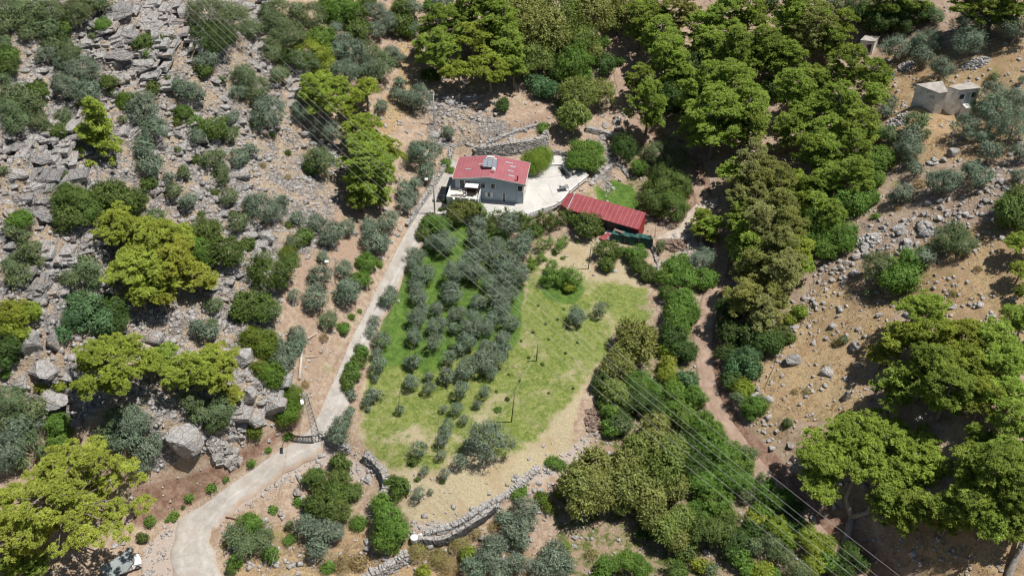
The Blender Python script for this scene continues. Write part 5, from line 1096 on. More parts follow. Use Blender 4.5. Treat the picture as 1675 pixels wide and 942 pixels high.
# ---------------------------------------------------------------- poles
def loc_base(px, py): return ground_pt(px, py)
def pole(base, top, label, mat='concp', r=(.17, .11), lamp=False, arms=0, cat='utility pole', name='utility_pole', group=None):
    g = loc_base(*base); d = ray(*top); e = thing(name, label, cat, g, group=group)
    # height from the picture: closest point of the top ray over the base
    dy = d[1]; t = g.y/dy; zt = CAMH+d[2]*t-g.z; xo = d[0]*t-g.x
    MB().tube([(0, 0, -.5), (xo, 0, zt)], r, 10).build('pole', M[mat], e, smooth=True)
    if lamp:
        MB().tube([(xo, 0, zt-.3), (xo-.5, -.6, zt+.15), (xo-1.0, -1.2, zt+.25)], .045, 6).build('arm', M['metal'], e)
        l = MB().box(xo-1.5, xo-.9, -1.75, -1.15, zt+.15, zt+.38).build('lamp_head', M['white'], e)
    for k in range(arms):
        MB().bar((xo-.8, 0, zt-.3-k*.6), (xo+.8, 0, zt-.3-k*.6), .09).build('cross_arm', M['metal'], e)
        for s in (-.7, -.25, .25, .7): MB().tube([(xo+s, 0, zt-.26-k*.6), (xo+s, 0, zt-.02-k*.6)], [.06, .04], 7).build('insulator', M['white'], e)
    return e, Vector((g.x+xo, g.y, g.z+zt))
p1, top1 = pole((711, 351), (709, 288), 'concrete utility pole with street lamp beside the lane by the house', lamp=True, arms=1)
MB().box(-.25, .25, -.35, -.16, 3.2, 3.8).build('meter_box', M['metal'], p1)
p2, top2 = pole((709.5, 204), (709, 154), 'pale weathered utility pole on the stony bank above the lane', arms=1)
p3, top3 = pole((547.6, 463), (548.3, 421), 'thin metal pole with white lamp among the olives left of the lane', 'metal', (.1, .07), lamp=True)
p4, top4 = pole((877, 590), (880, 561), 'dark leaning wooden pole in the middle of the green field', 'wood', (.1, .08), cat='post', name='wooden_post')
p5, top5 = pole((836, 690), (842, 642), 'tall dark wooden pole with stay wires near the big round olive', 'wood', (.1, .08), cat='post', name='wooden_post')
p6, top6 = pole((962, 440), (967, 402), 'dark wooden pole on the dry grass below the red shed', 'wood', (.1, .08), cat='post', name='wooden_post')
pole((1250, 634), (1277, 573), 'thin pale leaning pole at the edge of the dry slope beside the track', 'concp', (.06, .04), cat='post', name='thin_pole')
pole((1126, 415), (1125, 400), 'short white marker post among the red rubble', 'white', (.09, .09), cat='post', name='marker_post')
pole((1071, 388), (1073, 366), 'grey fence post at the right end of the green net pen', 'concp', (.07, .07), cat='post', name='fence_post')
pole((158, 738+60), (158, 738+58), 'x', 'wood', (.05, .05)) if False else None
for (b, t, lb) in (((680, 590), (676, 545), 'thin dark stake among the left-hand olives, nearest the lane'), ((715, 745), (717, 680), 'tall thin stake in the bottom row of young olives'), ((730, 636), (731, 596), 'thin stake beside the young olive above the big round olive'),
                   ((650, 680), (654, 640), 'thin stake beside the blackened olive stump'), ((733, 430), (738, 396), 'thin stake in the grove below the gate')):
    pole(b, t, lb, 'wood', (.05, .04), cat='stake', name='stake')
# lattice pole
g = loc_base(519, 721); e = thing('lattice_pole', 'steel lattice power pole with street lamp standing at the lane edge', 'power pole', g, .3)
Hh = 11.2; w0, w1 = .55, .26; lean = -.35
def cor(k, z):
    w = w0+(w1-w0)*z/Hh; a = ((-1, -1), (1, -1), (1, 1), (-1, 1))[k]; return Vector((a[0]*w+lean*z/Hh, a[1]*w, z))
mb = MB()
for k in range(4): mb.bar(cor(k, 0), cor(k, Hh), .11)
mb.build('upright_angle', M['concp'], e)
mb = MB(); n = 11
for i in range(n):
    za, zb = Hh*i/n, Hh*(i+1)/n
    for k in range(4):
        mb.bar(cor(k, za), cor((k+1) % 4, za), .07); mb.bar(cor(k, za), cor((k+1) % 4, zb), .05)
mb.build('lattice_bracing', M['concp'], e)
mb = MB(); 
for z in (Hh-.3, Hh-1.2): mb.bar((lean-.9, 0, z), (lean+.9, 0, z), .1)
mb.build('cross_arm', M['metal'], e)
for z in (Hh-.3, Hh-1.2):
    for s in (-.8, -.3, .3, .8): MB().tube([(lean+s, 0, z+.05), (lean+s, 0, z+.3)], [.07, .05], 7).build('insulator', M['white'], e)
MB().tube([(lean, 0, Hh-.8), (lean-.5, -.8, Hh-.1), (lean-.7, -1.5, Hh+.1)], .05, 6).build('lamp_arm', M['metal'], e)
MB().box(lean-.95, lean-.5, -2.3, -1.4, Hh+.02, Hh+.25).build('lamp_head', M['white'], e)
MB().box(-.8, .8, -.8, .8, -.6, .25).build('footing', M['concp'], e)
latt_top = Vector((g.x, g.y, g.z+Hh-.3))
# ---------------------------------------------------------------- wires
def wire(a, b, sag, r, label, name='power_line', group=None, ext=0):
    a, b = Vector(a), Vector(b); pts = []
    for i in range(31):
        s = -ext+(1+2*ext)*i/30; p = a.lerp(b, s); p.z = a.z+(b.z-a.z)*s-4*sag*s*(1-s); pts.append(p-a)
    o = MB().tube(pts, r, 5).build(name, M['wire'], None, a, smooth=True); return tag(o, label, 'cable', group)
up = [(262, -20), (275, -22), (287, -23), (297, -24), (306, -25), (328, -26)]
dn = [(1341, 942), (1370, 942), (1395, 942), (1419, 942), (1435.5, 942), (1472, 942)]
names = ['lowest, leftmost', 'second from the lower left', 'third from the lower left', 'third from the upper right', 'second from the upper right', 'uppermost, rightmost']
for i in range(6):
    a, b = G(*up[i], 52), G(*dn[i], 24.0)
    wire(a, b, 2.6, .015, 'pale overhead power cable crossing the whole scene, %s of the six' % names[i], group='six overhead power cables', ext=.12)
wire(top5, top4, .8, .018, 'slack thin cable between the two dark poles in the green field', 'slack_cable')
wire(top1, latt_top, 2.5, .016, 'thin service cable strung along the lane from lamp pole to lattice pole', 'service_cable')
wire(top1, top2, 1.0, .016, 'thin service cable from the lane lamp pole up to the weathered pole', 'service_cable')
wire(latt_top, G(420, 1010, 3), 2.0, .016, 'thin service cable from the lattice pole toward the bottom edge', 'service_cable')
# ---------------------------------------------------------------- railings
def railing(pts, label, h=1.1, step=1.6, mesh_=True, mat='rust', zoff=0):
    W = wpath(pts, 6); ox, oy = W[0]; oz = hz(ox, oy)+zoff; e = thing('wire_fence', label, 'fence', (ox, oy, oz))
    L = np.r_[0, np.cumsum(np.hypot(*np.diff(W, axis=0).T))]; s = 0; P0 = []
    while s <= L[-1]:
        x, y = np.interp(s, L, W[:, 0]), np.interp(s, L, W[:, 1]); P0.append(Vector((x-ox, y-oy, hz(x, y)-oz+zoff))); s += step
    for p in P0: MB().bar(p+Vector((0, 0, -.3)), p+Vector((0, 0, h)), .07).build('post', M[mat], e)
    mb = MB()
    for a, b in zip(P0, P0[1:]):
        for z in ((.3, .65, 1.0) if mesh_ else (h-.05,)): mb.bar(a+Vector((0, 0, z*h)), b+Vector((0, 0, z*h)), .022)
    mb.build('strands', M['metal'], e); return e
railing([(571, 741), (580, 745), (590, 749), (598, 753)], 'open metal railing bridging the gap between the two dry-stone walls', 1.2, 1.3)
railing([(598, 752), (612, 763), (624, 777)], 'sparse dark posts standing on the curved dry-stone wall', 2.2, 2.6)
railing([(676, 876), (700, 879), (728, 876), (752, 864), (775, 850), (800, 834), (818, 824)], 'rusty post-and-wire fence on the south terrace wall of the field', 1.6, 1.7)
railing([(672, 352), (688, 330), (706, 302), (722, 275), (738, 250)], 'sagging wire fence on top of the lane wall by the house', 1.5, 2.4)
railing([(800, 229), (830, 217), (862, 206), (893, 200)], 'thin wire fence along the bare red-earth terrace', 1.1, 2.5)
def net_strip():
    pts = [(690, 884), (712, 886), (732, 882), (752, 872), (775, 858), (798, 842), (812, 829)]
    W = wpath(pts, 6); ox, oy = W[0]; oz = hz(ox, oy); V = []; rg = random.Random(8)
    for x, y in W:
        g_ = hz(x, y)-oz
        for dz, oy_ in ((1.15, -.55), (.7, -.75), (.1, -.85)): V.append((x-ox+rg.uniform(-.1, .1), y-oy+oy_+rg.uniform(-.1, .1), g_+dz*rg.uniform(.75, 1.1)))
    Fs = [(3*i+k, 3*i+3+k, 3*i+4+k, 3*i+1+k) for i in range(len(W)-1) for k in range(2)]
    n = len(V); V2 = V+[(a, b+.03, c) for a, b, c in V]; Fs = Fs+[tuple(n+q for q in f[::-1]) for f in Fs]
    o = link('shade_net', new_mesh('shade_net', V2, Fs, (M['darkm'],)), None, (ox, oy, oz)); tag(o, 'torn black shade net hanging on the south terrace wall', 'net')
net_strip()
g = loc_base(678, 884); e = thing('water_tank', 'white plastic tank at the corner of the south terrace wall under the green tree', 'tank', g, .5)
MB().tube([(0, 0, 0), (.0, 0, .9)], .55, 16).tube([(0, 0, .9), (0, 0, 1.0)], [.56, .3], 16).build('barrel', M['white'], e, smooth=False)
MB().box(.5, 1.3, -.3, .3, .0, .7).build('crate', M['white'], e)
# ---------------------------------------------------------------- cars
def car(label, g, rz, paint, L=4.3, W=1.75, Hc=1.5, name='parked_car'):
    e = thing(name, label, 'car', g, rz)
    prof = [(-L/2, .35), (-L/2, .85), (-L/2+.35, 1.0), (-L/2+.75, 1.42), (-.2, Hc), (.45, Hc-.06), (1.05, 1.02), (1.75, .9), (L/2-.08, .72), (L/2, .45), (L/2-.05, .3)]
    V = []; n = len(prof); ys = [(-W/2, 1.0, 0), (-W/2+.12, 1.0, .0), (W/2-.12, 1.0, 0), (W/2, 1.0, 0)]
    rows = []
    for sgn in (-1, 1):
        out = []
        for x, z in prof:
            tuck = .0 if z < .95 else (z-.95)*.42; out.append((x, sgn*(W/2-tuck), z))
        rows.append(out)
    inner = [[(x*.985, s*(W/2-.12-(0 if z < .95 else (z-.95)*.42)), z+.035) for x, z in prof] for s in (-1, 1)]
    allr = [rows[0], inner[0], [(x, 0, z+.07) for x, z in prof], inner[1], rows[1]]
    for r in allr: V += r
    Fs = []
    for k in range(4):
        for i in range(n-1): Fs.append((k*n+i, k*n+i+1, (k+1)*n+i+1, (k+1)*n+i))
    Fs.append(tuple(range(n))); Fs.append(tuple(4*n+i for i in range(n))[::-1]); Fs.append((0, n, 2*n, 3*n, 4*n, 5*n-1, 4*n-1, 3*n-1, 2*n-1, n-1))
    body = link('body', new_mesh('body', V, Fs, (paint,), False), e)
    bv = body.modifiers.new('b', 'BEVEL'); bv.width = .05; bv.segments = 2; bv.limit_method = 'ANGLE'; bv.angle_limit = R_(25)
    MB().add([(.50, -W/2+.26, Hc-.03), (.50, W/2-.26, Hc-.03), (1.06, W/2-.13, 1.09), (1.06, -W/2+.13, 1.09), (.50, -W/2+.26, Hc-.0), (.50, W/2-.26, Hc-.0), (1.08, W/2-.13, 1.12), (1.08, -W/2+.13, 1.12)], [(0,3,2,1),(4,5,6,7),(0,1,5,4),(1,2,6,5),(2,3,7,6),(3,0,4,7)]).build('windscreen', M['glass'], e)
    MB().add([(-L/2+.42, -W/2+.13, 1.07), (-L/2+.42, W/2-.13, 1.07), (-L/2+.76, W/2-.28, 1.43), (-L/2+.76, -W/2+.28, 1.43), (-L/2+.39, -W/2+.13, 1.1), (-L/2+.39, W/2-.13, 1.1), (-L/2+.73, W/2-.28, 1.47), (-L/2+.73, -W/2+.28, 1.47)], [(0,1,2,3),(7,6,5,4),(0,4,5,1),(1,5,6,2),(2,6,7,3),(3,7,4,0)]).build('rear_window', M['glass'], e)
    for s in (-1, 1):
        MB().add([(-1.2, s*(W/2-.02), 1.02), (.85, s*(W/2-.02), 1.02), (.4, s*(W/2-.18), 1.38), (-1.1, s*(W/2-.18), 1.38), (-1.2, s*(W/2+.01), 1.02), (.85, s*(W/2+.01), 1.02), (.4, s*(W/2-.15), 1.38), (-1.1, s*(W/2-.15), 1.38)], [(0,3,2,1),(4,5,6,7),(0,1,5,4),(1,2,6,5),(2,3,7,6),(3,0,4,7)]).build('side_window', M['glass'], e)
        for x in (-1.3, 1.35):
            w = MB().tube([(x, s*(W/2-.2), .32), (x, s*(W/2+.02), .32)], .33, 18).build('wheel', M['rubber'], e)
            MB().tube([(x, s*(W/2+.021), .32), (x, s*(W/2+.04), .32)], .19, 12).build('rim', M['metal'], w)
        MB().box(L/2-.22, L/2-.02, s*.62-.17, s*.62+.17, .62, .76).build('headlight', M['metal'], e)
        MB().box(.78, .95, s*(W/2+.1)-.09, s*(W/2+.1)+.09, 1.02, 1.15).build('wing_mirror', paint, e)
    return e
g = loc_base(208, 929); car('white car parked nose-out under a grey tarpaulin beneath the lemon-green pine', (g.x, g.y, hz(g.x, g.y)+.1), R_(28), M['carw'])
# tarpaulin roof over the car, on four posts
e = thing('tarpaulin_shelter', 'grey tarpaulin stretched on poles over the white car', 'shelter', (g.x, g.y, g.z))
cr = [G(213, 894, g.z+2.4), G(222, 915, g.z+1.8), G(206, 934, g.z+1.9), G(170, 950, g.z+2.2), G(163, 928, g.z+2.3)]
cr = [c-Vector((g.x, g.y, g.z)) for c in cr]; ctr = sum(cr, Vector())/5-Vector((0, 0, .35))
V = [tuple(ctr)]+[tuple(c) for c in cr]+[tuple(cr[i].lerp(cr[(i+1) % 5], .5)*.94+ctr*.06-Vector((0, 0, .12))) for i in range(5)]
Fs = [];
for i in range(5): Fs += [(0, 1+i, 6+i), (0, 6+i, 1+(i+1) % 5)]
n = len(V); V += [(a, b, c-.03) for a, b, c in V[:n]]; Fs += [tuple(n+q for q in f[::-1]) for f in Fs]
link('tarpaulin', new_mesh('tarpaulin', V, Fs, (M['tarp'],), False), e)
for c in (cr[0], cr[3], cr[4]): MB().tube([(c.x, c.y, -.3), tuple(c)], .05, 7).build('pole', M['metal'], e)
g = G(726.5, 321, .12); car('black car parked in the shade between the lane and the terrace', g, R_(82), M['carb'])
# ---------------------------------------------------------------- fallen trunk, rubbish, small yard things
g = loc_base(490, 622); e = thing('dead_tree', 'bleached white fallen tree trunk with a bare side branch beside the lane', 'fallen trunk', g)
def gp(px, py, dz=.25): p = loc_base(px, py); return Vector((p.x-g.x, p.y-g.y, p.z-g.z+dz))
a, b, c, d = gp(490, 622, .3), gp(493, 590, .35), gp(497, 560, .5), gp(508, 556, .7)
MB().tube([a, b, c], [.26, .22, .14], 8).build('trunk', M['deadw'], e, smooth=True)
MB().tube([c, d, gp(521, 549, .9)], [.12, .09, .04], 6).tube([c, gp(500, 551, .9), gp(507, 545, 1.3)], [.08, .05, .02], 5).tube([c, gp(505, 562, .5), gp(514, 565, .5)], [.07, .04, .02], 5).build('branch', M['deadw'], e, smooth=True)
for (pa, pb, r_, lb) in (((368, 846), (392, 851), .13, 'reddish fallen log beside the lane bend'), ((500, 585), (520, 584), .08, 'thin bare fallen branch on the dry bank beside the lane'), ((992, 700), (998, 682), .08, 'pale fallen branch by the red rubble heap')):
    g = loc_base(*pa); q = loc_base(*pb)-g
    o = MB().tube([(0, 0, .1), (q.x*.5, q.y*.5, q.z*.5+.2), (q.x, q.y, q.z+.12)], [r_, r_*.9, r_*.5], 7).build('fallen_branch', M['rust'] if 'red' in lb else M['deadw'], None, g, smooth=True); tag(o, lb, 'branch')
g = G(731, 357, .0)
for (px, py, lb) in ((912, 337, 'white garden chair standing in the yard near the balustrade'), ):
    p = G(px, py, .1); c = thing('garden_chair', lb, 'chair', p, .6)
    MB().box(-.25, .25, -.25, .25, .4, .46).build('seat', M['white'], c); MB().box(-.25, .25, .2, .26, .46, .95).build('backrest', M['white'], c)
    for a in (-.2, .2):
        for b in (-.2, .2): MB().bar((a, b, 0), (a, b, .4), .05).build('leg', M['white'], c)
p = G(922, 311, .1); c = thing('workbench', 'grey metal worktable with clutter beside the balustrade', 'table', p, .2)
MB().box(-.9, .9, -.5, .5, .8, .88).build('tabletop', M['metal'], c)
for a in (-.8, .8):
    for b in (-.4, .4): MB().bar((a, b, 0), (a, b, .8), .06).build('leg', M['darkm'], c)
MB().box(-.6, .1, -.3, .2, .882, 1.2).build('box', M['concp'], c)
# ---------------------------------------------------------------- rocks
def rock_mesh(seed, n=2, flat=.7, slabby=0.0):
    import bmesh
    bm = bmesh.new(); bmesh.ops.create_icosphere(bm, subdivisions=n, radius=1); rg = random.Random(seed)
    pl = [(Vector((rg.gauss(0, 1), rg.gauss(0, 1), rg.gauss(0, .8))).normalized(), rg.uniform(.48, .82)) for _ in range(15)]
    for v in bm.verts:
        p = v.co.copy()
        for nn, d in pl:
            k = p.dot(nn)
            if k > d: p -= nn*(k-d)
        q = p*2.6
        p *= 1+.16*(vn(np.array([q.x+seed]), np.array([q.y+q.z*1.7]), seed)[0]-.5)
        if slabby: st = .22; p.z = p.z*(1-slabby)+round(p.z/st)*st*slabby; w = 1+.12*math.sin(round(p.z/st)*7.3+seed); p.x *= w; p.y *= w
        v.co = (p.x, p.y*.95, p.z*flat)
    me = bpy.data.meshes.new('rock'); bm.to_mesh(me); bm.free(); return me
RK = [rock_mesh(i, 3, .72) for i in range(7)]
RS = [rock_mesh(20+i, 4, .62, .75) for i in range(5)]
for me in RK+RS: me.materials.append(M['rock'])
ROCKS = []
def rock_at(px, py, rpx, kind='K', look=None, mat=None, zs=1.0, asp=1.0, rz=None, tilt=.3):
    d0 = ground_pt(px, py); _, _, dep = proj(*d0); R = rpx*dep/F
    o = link('boulder' if kind == 'K' else 'rock_outcrop', rt.choice(RK if kind == 'K' else RS))
    g = ground_pt(px, py, R*.3*zs)
    o.location = (g.x, g.y, g.z+R*.28*zs); o.scale = (R*1.12*asp, R*1.0, R*1.1*zs); o.rotation_euler = (rt.uniform(-tilt, tilt), rt.uniform(-tilt, tilt), rt.uniform(0, 6.28) if rz is None else rz)
    if mat: o.material_slots[0].link = 'OBJECT'; o.material_slots[0].material = M[mat]
    if look: tag(o, look, 'rock')
    else: o['category'] = 'rock'; ROCKS.append((o, 'grey boulder' if kind == 'K' else 'layered grey outcrop', px, py, R, o.name))
    return o
# great boulders and outcrops, each seen in the photograph
BIG = [(52, 565, 22, 'K', 'tall upright twin boulder, left one, with a bush on its head', 1.7, .8), (86, 560, 19, 'K', 'tall upright twin boulder, right one, above the fallen block', 1.7, .8),
 (70, 605, 24, 'K', 'broad pale block wedged under the tall twin boulders', .8, 1.3), (98, 612, 14, 'K', 'square pale block to the right under the twin boulders', .9, 1), (90, 655, 26, 'K', 'brown-stained squarish boulder below the twin boulders', 1.0, 1.1),
 (30, 625, 18, 'K', 'rounded boulder at the foot of the twin boulders, by the left edge', .9, 1), (302, 715, 36, 'K', 'huge smooth slanting boulder under the lemon-green pine by the red bank', 1.1, .95),
 (400, 585, 20, 'K', 'jagged pale outcrop beside the vivid green shrubs', 1.1, 1.1), (408, 648, 18, 'K', 'split pale boulder at the foot of the leaning pine', 1.2, .9), (447, 662, 26, 'K', 'big flat-faced grey boulder beside the mastic shrubs', 1.1, 1.1), (420, 680, 22, 'K', 'pinkish white boulder below the flat-faced grey one', .9, 1.1),
 (434, 392, 16, 'K', 'pale pitted boulder beside the oaks', 1.1, 1), (122, 690, 14, 'K', 'dark boulder behind the bright tree near the twin boulders', 1, 1), (33, 870, 13, 'K', 'white boulder on straw left of the big lemon-green pine', .9, 1), 
 (1299, 588, 15, 'K', 'large lone pale boulder on the dry slope beside the track', .9, 1.1), (1236, 647, 11, 'K', 'pale boulder at the edge of the trackside shrubs', .9, 1), (1397, 565, 11, 'K', 'squarish boulder with a small shrub beside it on the dry slope', 1.1, 1), (1386, 647, 10, 'K', 'upright stacked boulder beside the bright pine', 1.5, .8),
 (1556, 502, 9, 'K', 'flat stump-like stone on the combed straw slope', .6, 1.1), (1560, 250, 12, 'K', 'large pale boulder below the derelict twin cabin', .9, 1.1), (1330, 848, 8, 'K', 'white boulder at the track edge near the forked pine', 1, .8), (1302, 825, 6, 'K', 'small pale boulder on the track edge above the white one', 1, 1), (580, 383, 8, 'K', 'pale rock between two olives above the lane', .8, 1), (1505, 922, 7, 'K', 'grey boulder in the shade at the bottom right', .9, 1),
 (487, 805, 9, 'K', 'pale flat boulder left of the dark oaks below the lane', .6, 1.3), (600, 896, 6, 'K', 'blue-grey rock in the dry grass under the green trees', .8, 1.1), (790, 880, 8, 'K', 'grey rock between the dry bushes and the olives', .9, 1), (940, 878, 7, 'K', 'white rock in the deep shade of the plane trees', .8, 1), (1293, 728, 8, 'K', 'white boulder on the bank above the track', .9, 1)]
for px, py, r, k, lb, zs, asp in BIG: rock_at(px, py, r, k, lb, 'rock' if 'dark' not in lb else 'rockd', zs, asp)
OUT = '215 60 34;185 90 30;225 115 34;190 130 26;235 140 22;260 60 24;270 20 28;200 15 30;165 50 24;240 35 28;290 40 20;140 70 20;320 25 18;405 10 20;415 30 18;430 50 16;385 15 18;425 60 14;30 240 26;70 260 24;20 290 30;55 310 28;85 330 20;70 350 22;35 330 24;95 280 18;60 225 20;10 220 18;100 245 20;110 270 14;130 250 22;45 135 18;70 115 14;110 110 14;95 95 12;140 395 24;120 415 18;160 410 16;60 440 18;85 450 16;100 480 14;200 175 10;250 190 14;290 220 16;275 250 14;215 215 14;170 270 12;180 280 10;330 120 14;350 130 12;300 165 8;310 100 9;365 160 10;340 110 10;455 120 16;470 140 12;420 110 10;440 160 12;450 90 10;400 380 8;370 440 14;350 470 12;365 405 8;395 320 10;385 340 10;475 310 8;500 330 9;510 345 7;120 620 12;230 620 10;110 640 12;120 430 12;15 400 14;20 350 14;330 300 9;310 330 10;290 290 9;270 310 12;345 260 7;425 425 10;5 475 14;60 470 20;80 540 10;60 680 14;80 720 10;120 730 10;130 760 8'
for it in OUT.split(';'):
    a, b, r = map(float, it.split()); rock_at(a, b, r*.72, 'S', None, 'rock' if rt.random() < .7 else 'rockd', .85, 1.3, rt.gauss(-.15, .4), .22)
SM = '1497 70 8;1488 105 8;1480 108 6;1500 145 5;1530 268 6;1545 262 8;1528 262 7;1570 262 5;1452 278 4;1450 277 5;1632 276 5;1625 295 5;1600 262 4;1518 333 7;1538 329 6;1552 327 5;1540 340 6;1550 345 5;1510 351 6;1536 357 8;1521 370 7;1550 369 4;1613 329 7;1622 330 5;1600 315 6;1630 305 4;1480 379 5;1485 395 9;1465 373 7;1460 385 5;1478 360 5;1440 360 6;1445 372 6;1430 385 7;1420 392 9;1415 405 9;1405 400 6;1430 398 6;1438 408 5;1418 418 10;1400 420 8;1395 432 6;1385 430 6;1378 440 7;1365 440 5;1362 458 6;1375 455 5;1380 462 6;1345 440 6;1350 436 5;1352 475 5;1365 478 3;1347 495 4;1372 517 4;1385 500 4;1440 515 7;1405 538 6;1352 553 5;1350 630 5;1530 450 4;1532 462 4;1535 500 4;1550 481 4;1565 466 4;1548 465 3;1623 412 4;1626 388 4;1610 380 5;1600 385 4;1580 350 7;1570 343 6;1590 355 5;1562 360 5;1445 320 3;1460 330 3;1280 614 5;1272 605 3;1317 640 5;1330 615 4;1335 596 4;1320 681 3;1255 615 3;1245 621 4;1262 600 3;1272 590 4;1295 493 3;1336 506 4;1330 490 5;1340 460 5;1300 540 3;1360 780 4;1495 915 5;1470 900 4;868 775 6;880 790 6;885 802 7;873 800 5;878 815 6;865 808 5;889 832 5;882 838 6;895 842 5;903 830 4;890 850 4;870 882 5;925 905 5;940 893 5;915 850 4;960 880 4;970 870 3;865 750 4;845 778 5;1010 882 4;900 875 3;850 795 5;840 785 5;655 375 6;640 395 5;635 420 4;628 412 4;650 385 5;622 422 5;642 365 4;672 800 4;590 905 5;560 925 5;555 920 4;520 900 4;460 840 6;375 860 5;365 870 4;430 810 4;470 765 4;610 770 5;618 762 4;600 785 5;420 700 5;440 720 4;370 730 6;362 735 5;385 738 6;380 750 5;348 735 6;355 745 5;340 720 6;430 740 3;455 710 4;478 628 6;474 622 5;500 600 4;808 168 5;815 178 6;795 165 5;780 160 4;770 150 4;740 160 4;730 165 4;760 175 5;785 185 5;810 188 5;750 195 5;735 180 4;725 200 4;745 210 4;700 170 3;990 205 7;1005 200 6;975 210 6;985 225 7;965 230 6;970 275 8;985 262 7;975 290 7;968 300 6;995 300 4;990 260 5;1015 295 4;1030 260 5;1012 222 6;1020 100 3;1012 195 7;1025 198 5;1010 210 7'
for it in SM.split(';'):
    a, b, r = map(float, it.split()); rock_at(a, b, r, 'K', None, 'rubble' if rt.random() < .7 else 'rock', .85, 1.1)
def crag(px, py, w, h, seed, label, mat='rock', dip=-.12, th=.5, steep=.55):
    """bedded limestone crag: courses of cracked blocks stepping back up the slope"""
    rg = random.Random(seed); g = ground_pt(px, py+h/2); tp = ground_pt(px, py-h/2); _, _, dep = proj(*g); W = w*dep/F
    D = math.hypot(tp.x-g.x, tp.y-g.y); Hh = max(1.5, tp.z-g.z+1.2); n = int(max(4, Hh/th*1.15)); mb = MB()
    for k in range(n+1):
        t = k/n; y0 = D*(t**(.8 if k % 3 else 1.0))*.95+rg.uniform(-.3, .3); wk = W*(.72+.28*math.sin(math.pi*min(1, t+.25)))*rg.uniform(.8, 1.1); x = -wk/2+rg.uniform(-.6, .6)
        while x < wk/2:
            ln = rg.uniform(.6, 2.6)*(1.2 if rg.random() < .2 else .9); d = rg.uniform(1.2, 2.4)+.9*D/n; bow = 1.0*(abs(x)/(W/2+.1))**2*1.5
            if rg.random() < .90:
                zc = -.5+Hh*t+(x+ln/2)*math.tan(dip)+rg.uniform(-.12, .12); yy = y0+bow+rg.uniform(-.45, .45)
                hh = th*rg.uniform(.7, 1.5)
                q = Matrix.Translation((x+ln/2, yy+d/2, hz(g.x+x+ln/2, g.y+yy+.4)-g.z+hh*.1 if rg.random() < .45 else zc))@Matrix.Rotation(rg.gauss(0, .13), 4, 'Z')@Matrix.Rotation(dip+rg.gauss(0, .05), 4, 'Y')@Matrix.Rotation(rg.gauss(.05, .07), 4, 'X')
                n0 = len(mb.V); mb.box(-ln/2, ln/2, -d/2, d/2, -hh*.7, hh*.5, q)
                for i in range(n0, n0+8): v = mb.V[i]; mb.V[i] = (v[0]+rg.uniform(-.2, .2), v[1]+rg.uniform(-.3, .3), v[2]+rg.uniform(-.12, .12))
            x += ln*rg.uniform(.85, 1.0)
    return tag(mb.build('crag', M[mat], None, g), label, 'crag', None)
for i, (px, py, w, h, lb) in enumerate([(215, 105, 90, 80, 'big bedded grey crag with an overhanging dark foot near the top left'), (258, 45, 130, 55, 'wide stepped limestone ledges at the top edge'), (165, 75, 60, 60, 'pale ledges left of the big overhanging crag'),
   (60, 255, 100, 70, 'broad cracked crag against the left edge, upper part'), (60, 325, 95, 75, 'darker fissured crag foot against the left edge, above the bright bush'), (130, 225, 60, 50, 'low broken crag behind the lemon-green cone pine'), (413, 35, 34, 80, 'narrow steep crag beside the cliff-top thicket'),
   (130, 400, 80, 34, 'overhanging ledge with a dark cave mouth below the evergreen oaks'), (75, 450, 60, 50, 'broken crag under the left-hand bushes'), (462, 135, 30, 70, 'steep pale cliff strip beneath the power cables'), (355, 20, 30, 20, 'small ledge above the cliff-top thicket'),
   (215, 215, 60, 50, 'fan of tilted thin ledges right of the lemon-green cone pine'), (300, 225, 50, 50, 'low broken crag below the small olives on the left slope'), (30, 480, 60, 40, 'shaded crag at the left edge above the twin boulders'), (480, 160, 22, 60, 'white cliff face behind the top-left pines'),
   (400, 400, 40, 40, 'smooth pale ledges above the round evergreen oak'), (110, 660, 50, 50, 'crag face at the foot of the twin boulders'), (370, 700, 40, 40, 'broken crag below the leaning lemon-green pine'), (425, 628, 50, 30, 'crest of the pale outcrop among mastic shrubs')]):
    crag(px, py, w, h, 500+i, lb, 'rock' if i not in (4, 13) else 'rockd')
# heaps: two piles of loose stones and a red heap
def heap(px, py, rx, ry, n, size, mat, label, name='stone_heap', hgt_=.8):
    g = ground_pt(px, py); _, _, dep = proj(*g); RX, RY = rx*dep/F, ry*dep/F/.65; rg = random.Random(px); mb = MB()
    for _ in range(n):
        a, q = rg.uniform(0, 6.28), math.sqrt(rg.random()); x, y = RX*q*math.cos(a), RY*q*math.sin(a); z = hz(g.x+x, g.y+y)-g.z+hgt_*(1-q*q)*rg.uniform(.3, 1)
        s = size*rg.uniform(.5, 1.3); n0 = len(mb.V)
        mb.box(-s, s, -s*.8, s*.8, -s*.5, s*.5, Matrix.Translation((x, y, z))@Matrix.Rotation(rg.uniform(0, 6), 4, 'Z')@Matrix.Rotation(rg.uniform(-.6, .6), 4, 'X'))
        for k in range(n0, n0+8): v = mb.V[k]; mb.V[k] = tuple(c+rg.uniform(-.22, .22)*s for c in v)
    return tag(mb.build(name, M[mat], None, g), label, 'stone heap')
heap(1597, 104, 20, 7, 260, .22, 'rubble', 'wide heap of small white stones above the derelict cabin')
heap(1483, 109, 13, 7, 90, .3, 'rubble', 'pile of pale stones beneath the small round olive near the hut')
heap(1468, 198, 14, 8, 90, .28, 'rubble', 'pile of pale stones between the pines and the derelict cabin')
heap(970, 688, 12, 18, 90, .30, 'redrock', 'heap of reddish rubble at the right edge of the field', hgt_=.5)
heap(1105, 402, 22, 8, 160, .3, 'redrock', 'scatter of reddish rubble below the pale concrete path')
heap(1110, 355, 14, 5, 90, .3, 'redrock', 'reddish rubble heap above the pale concrete path')
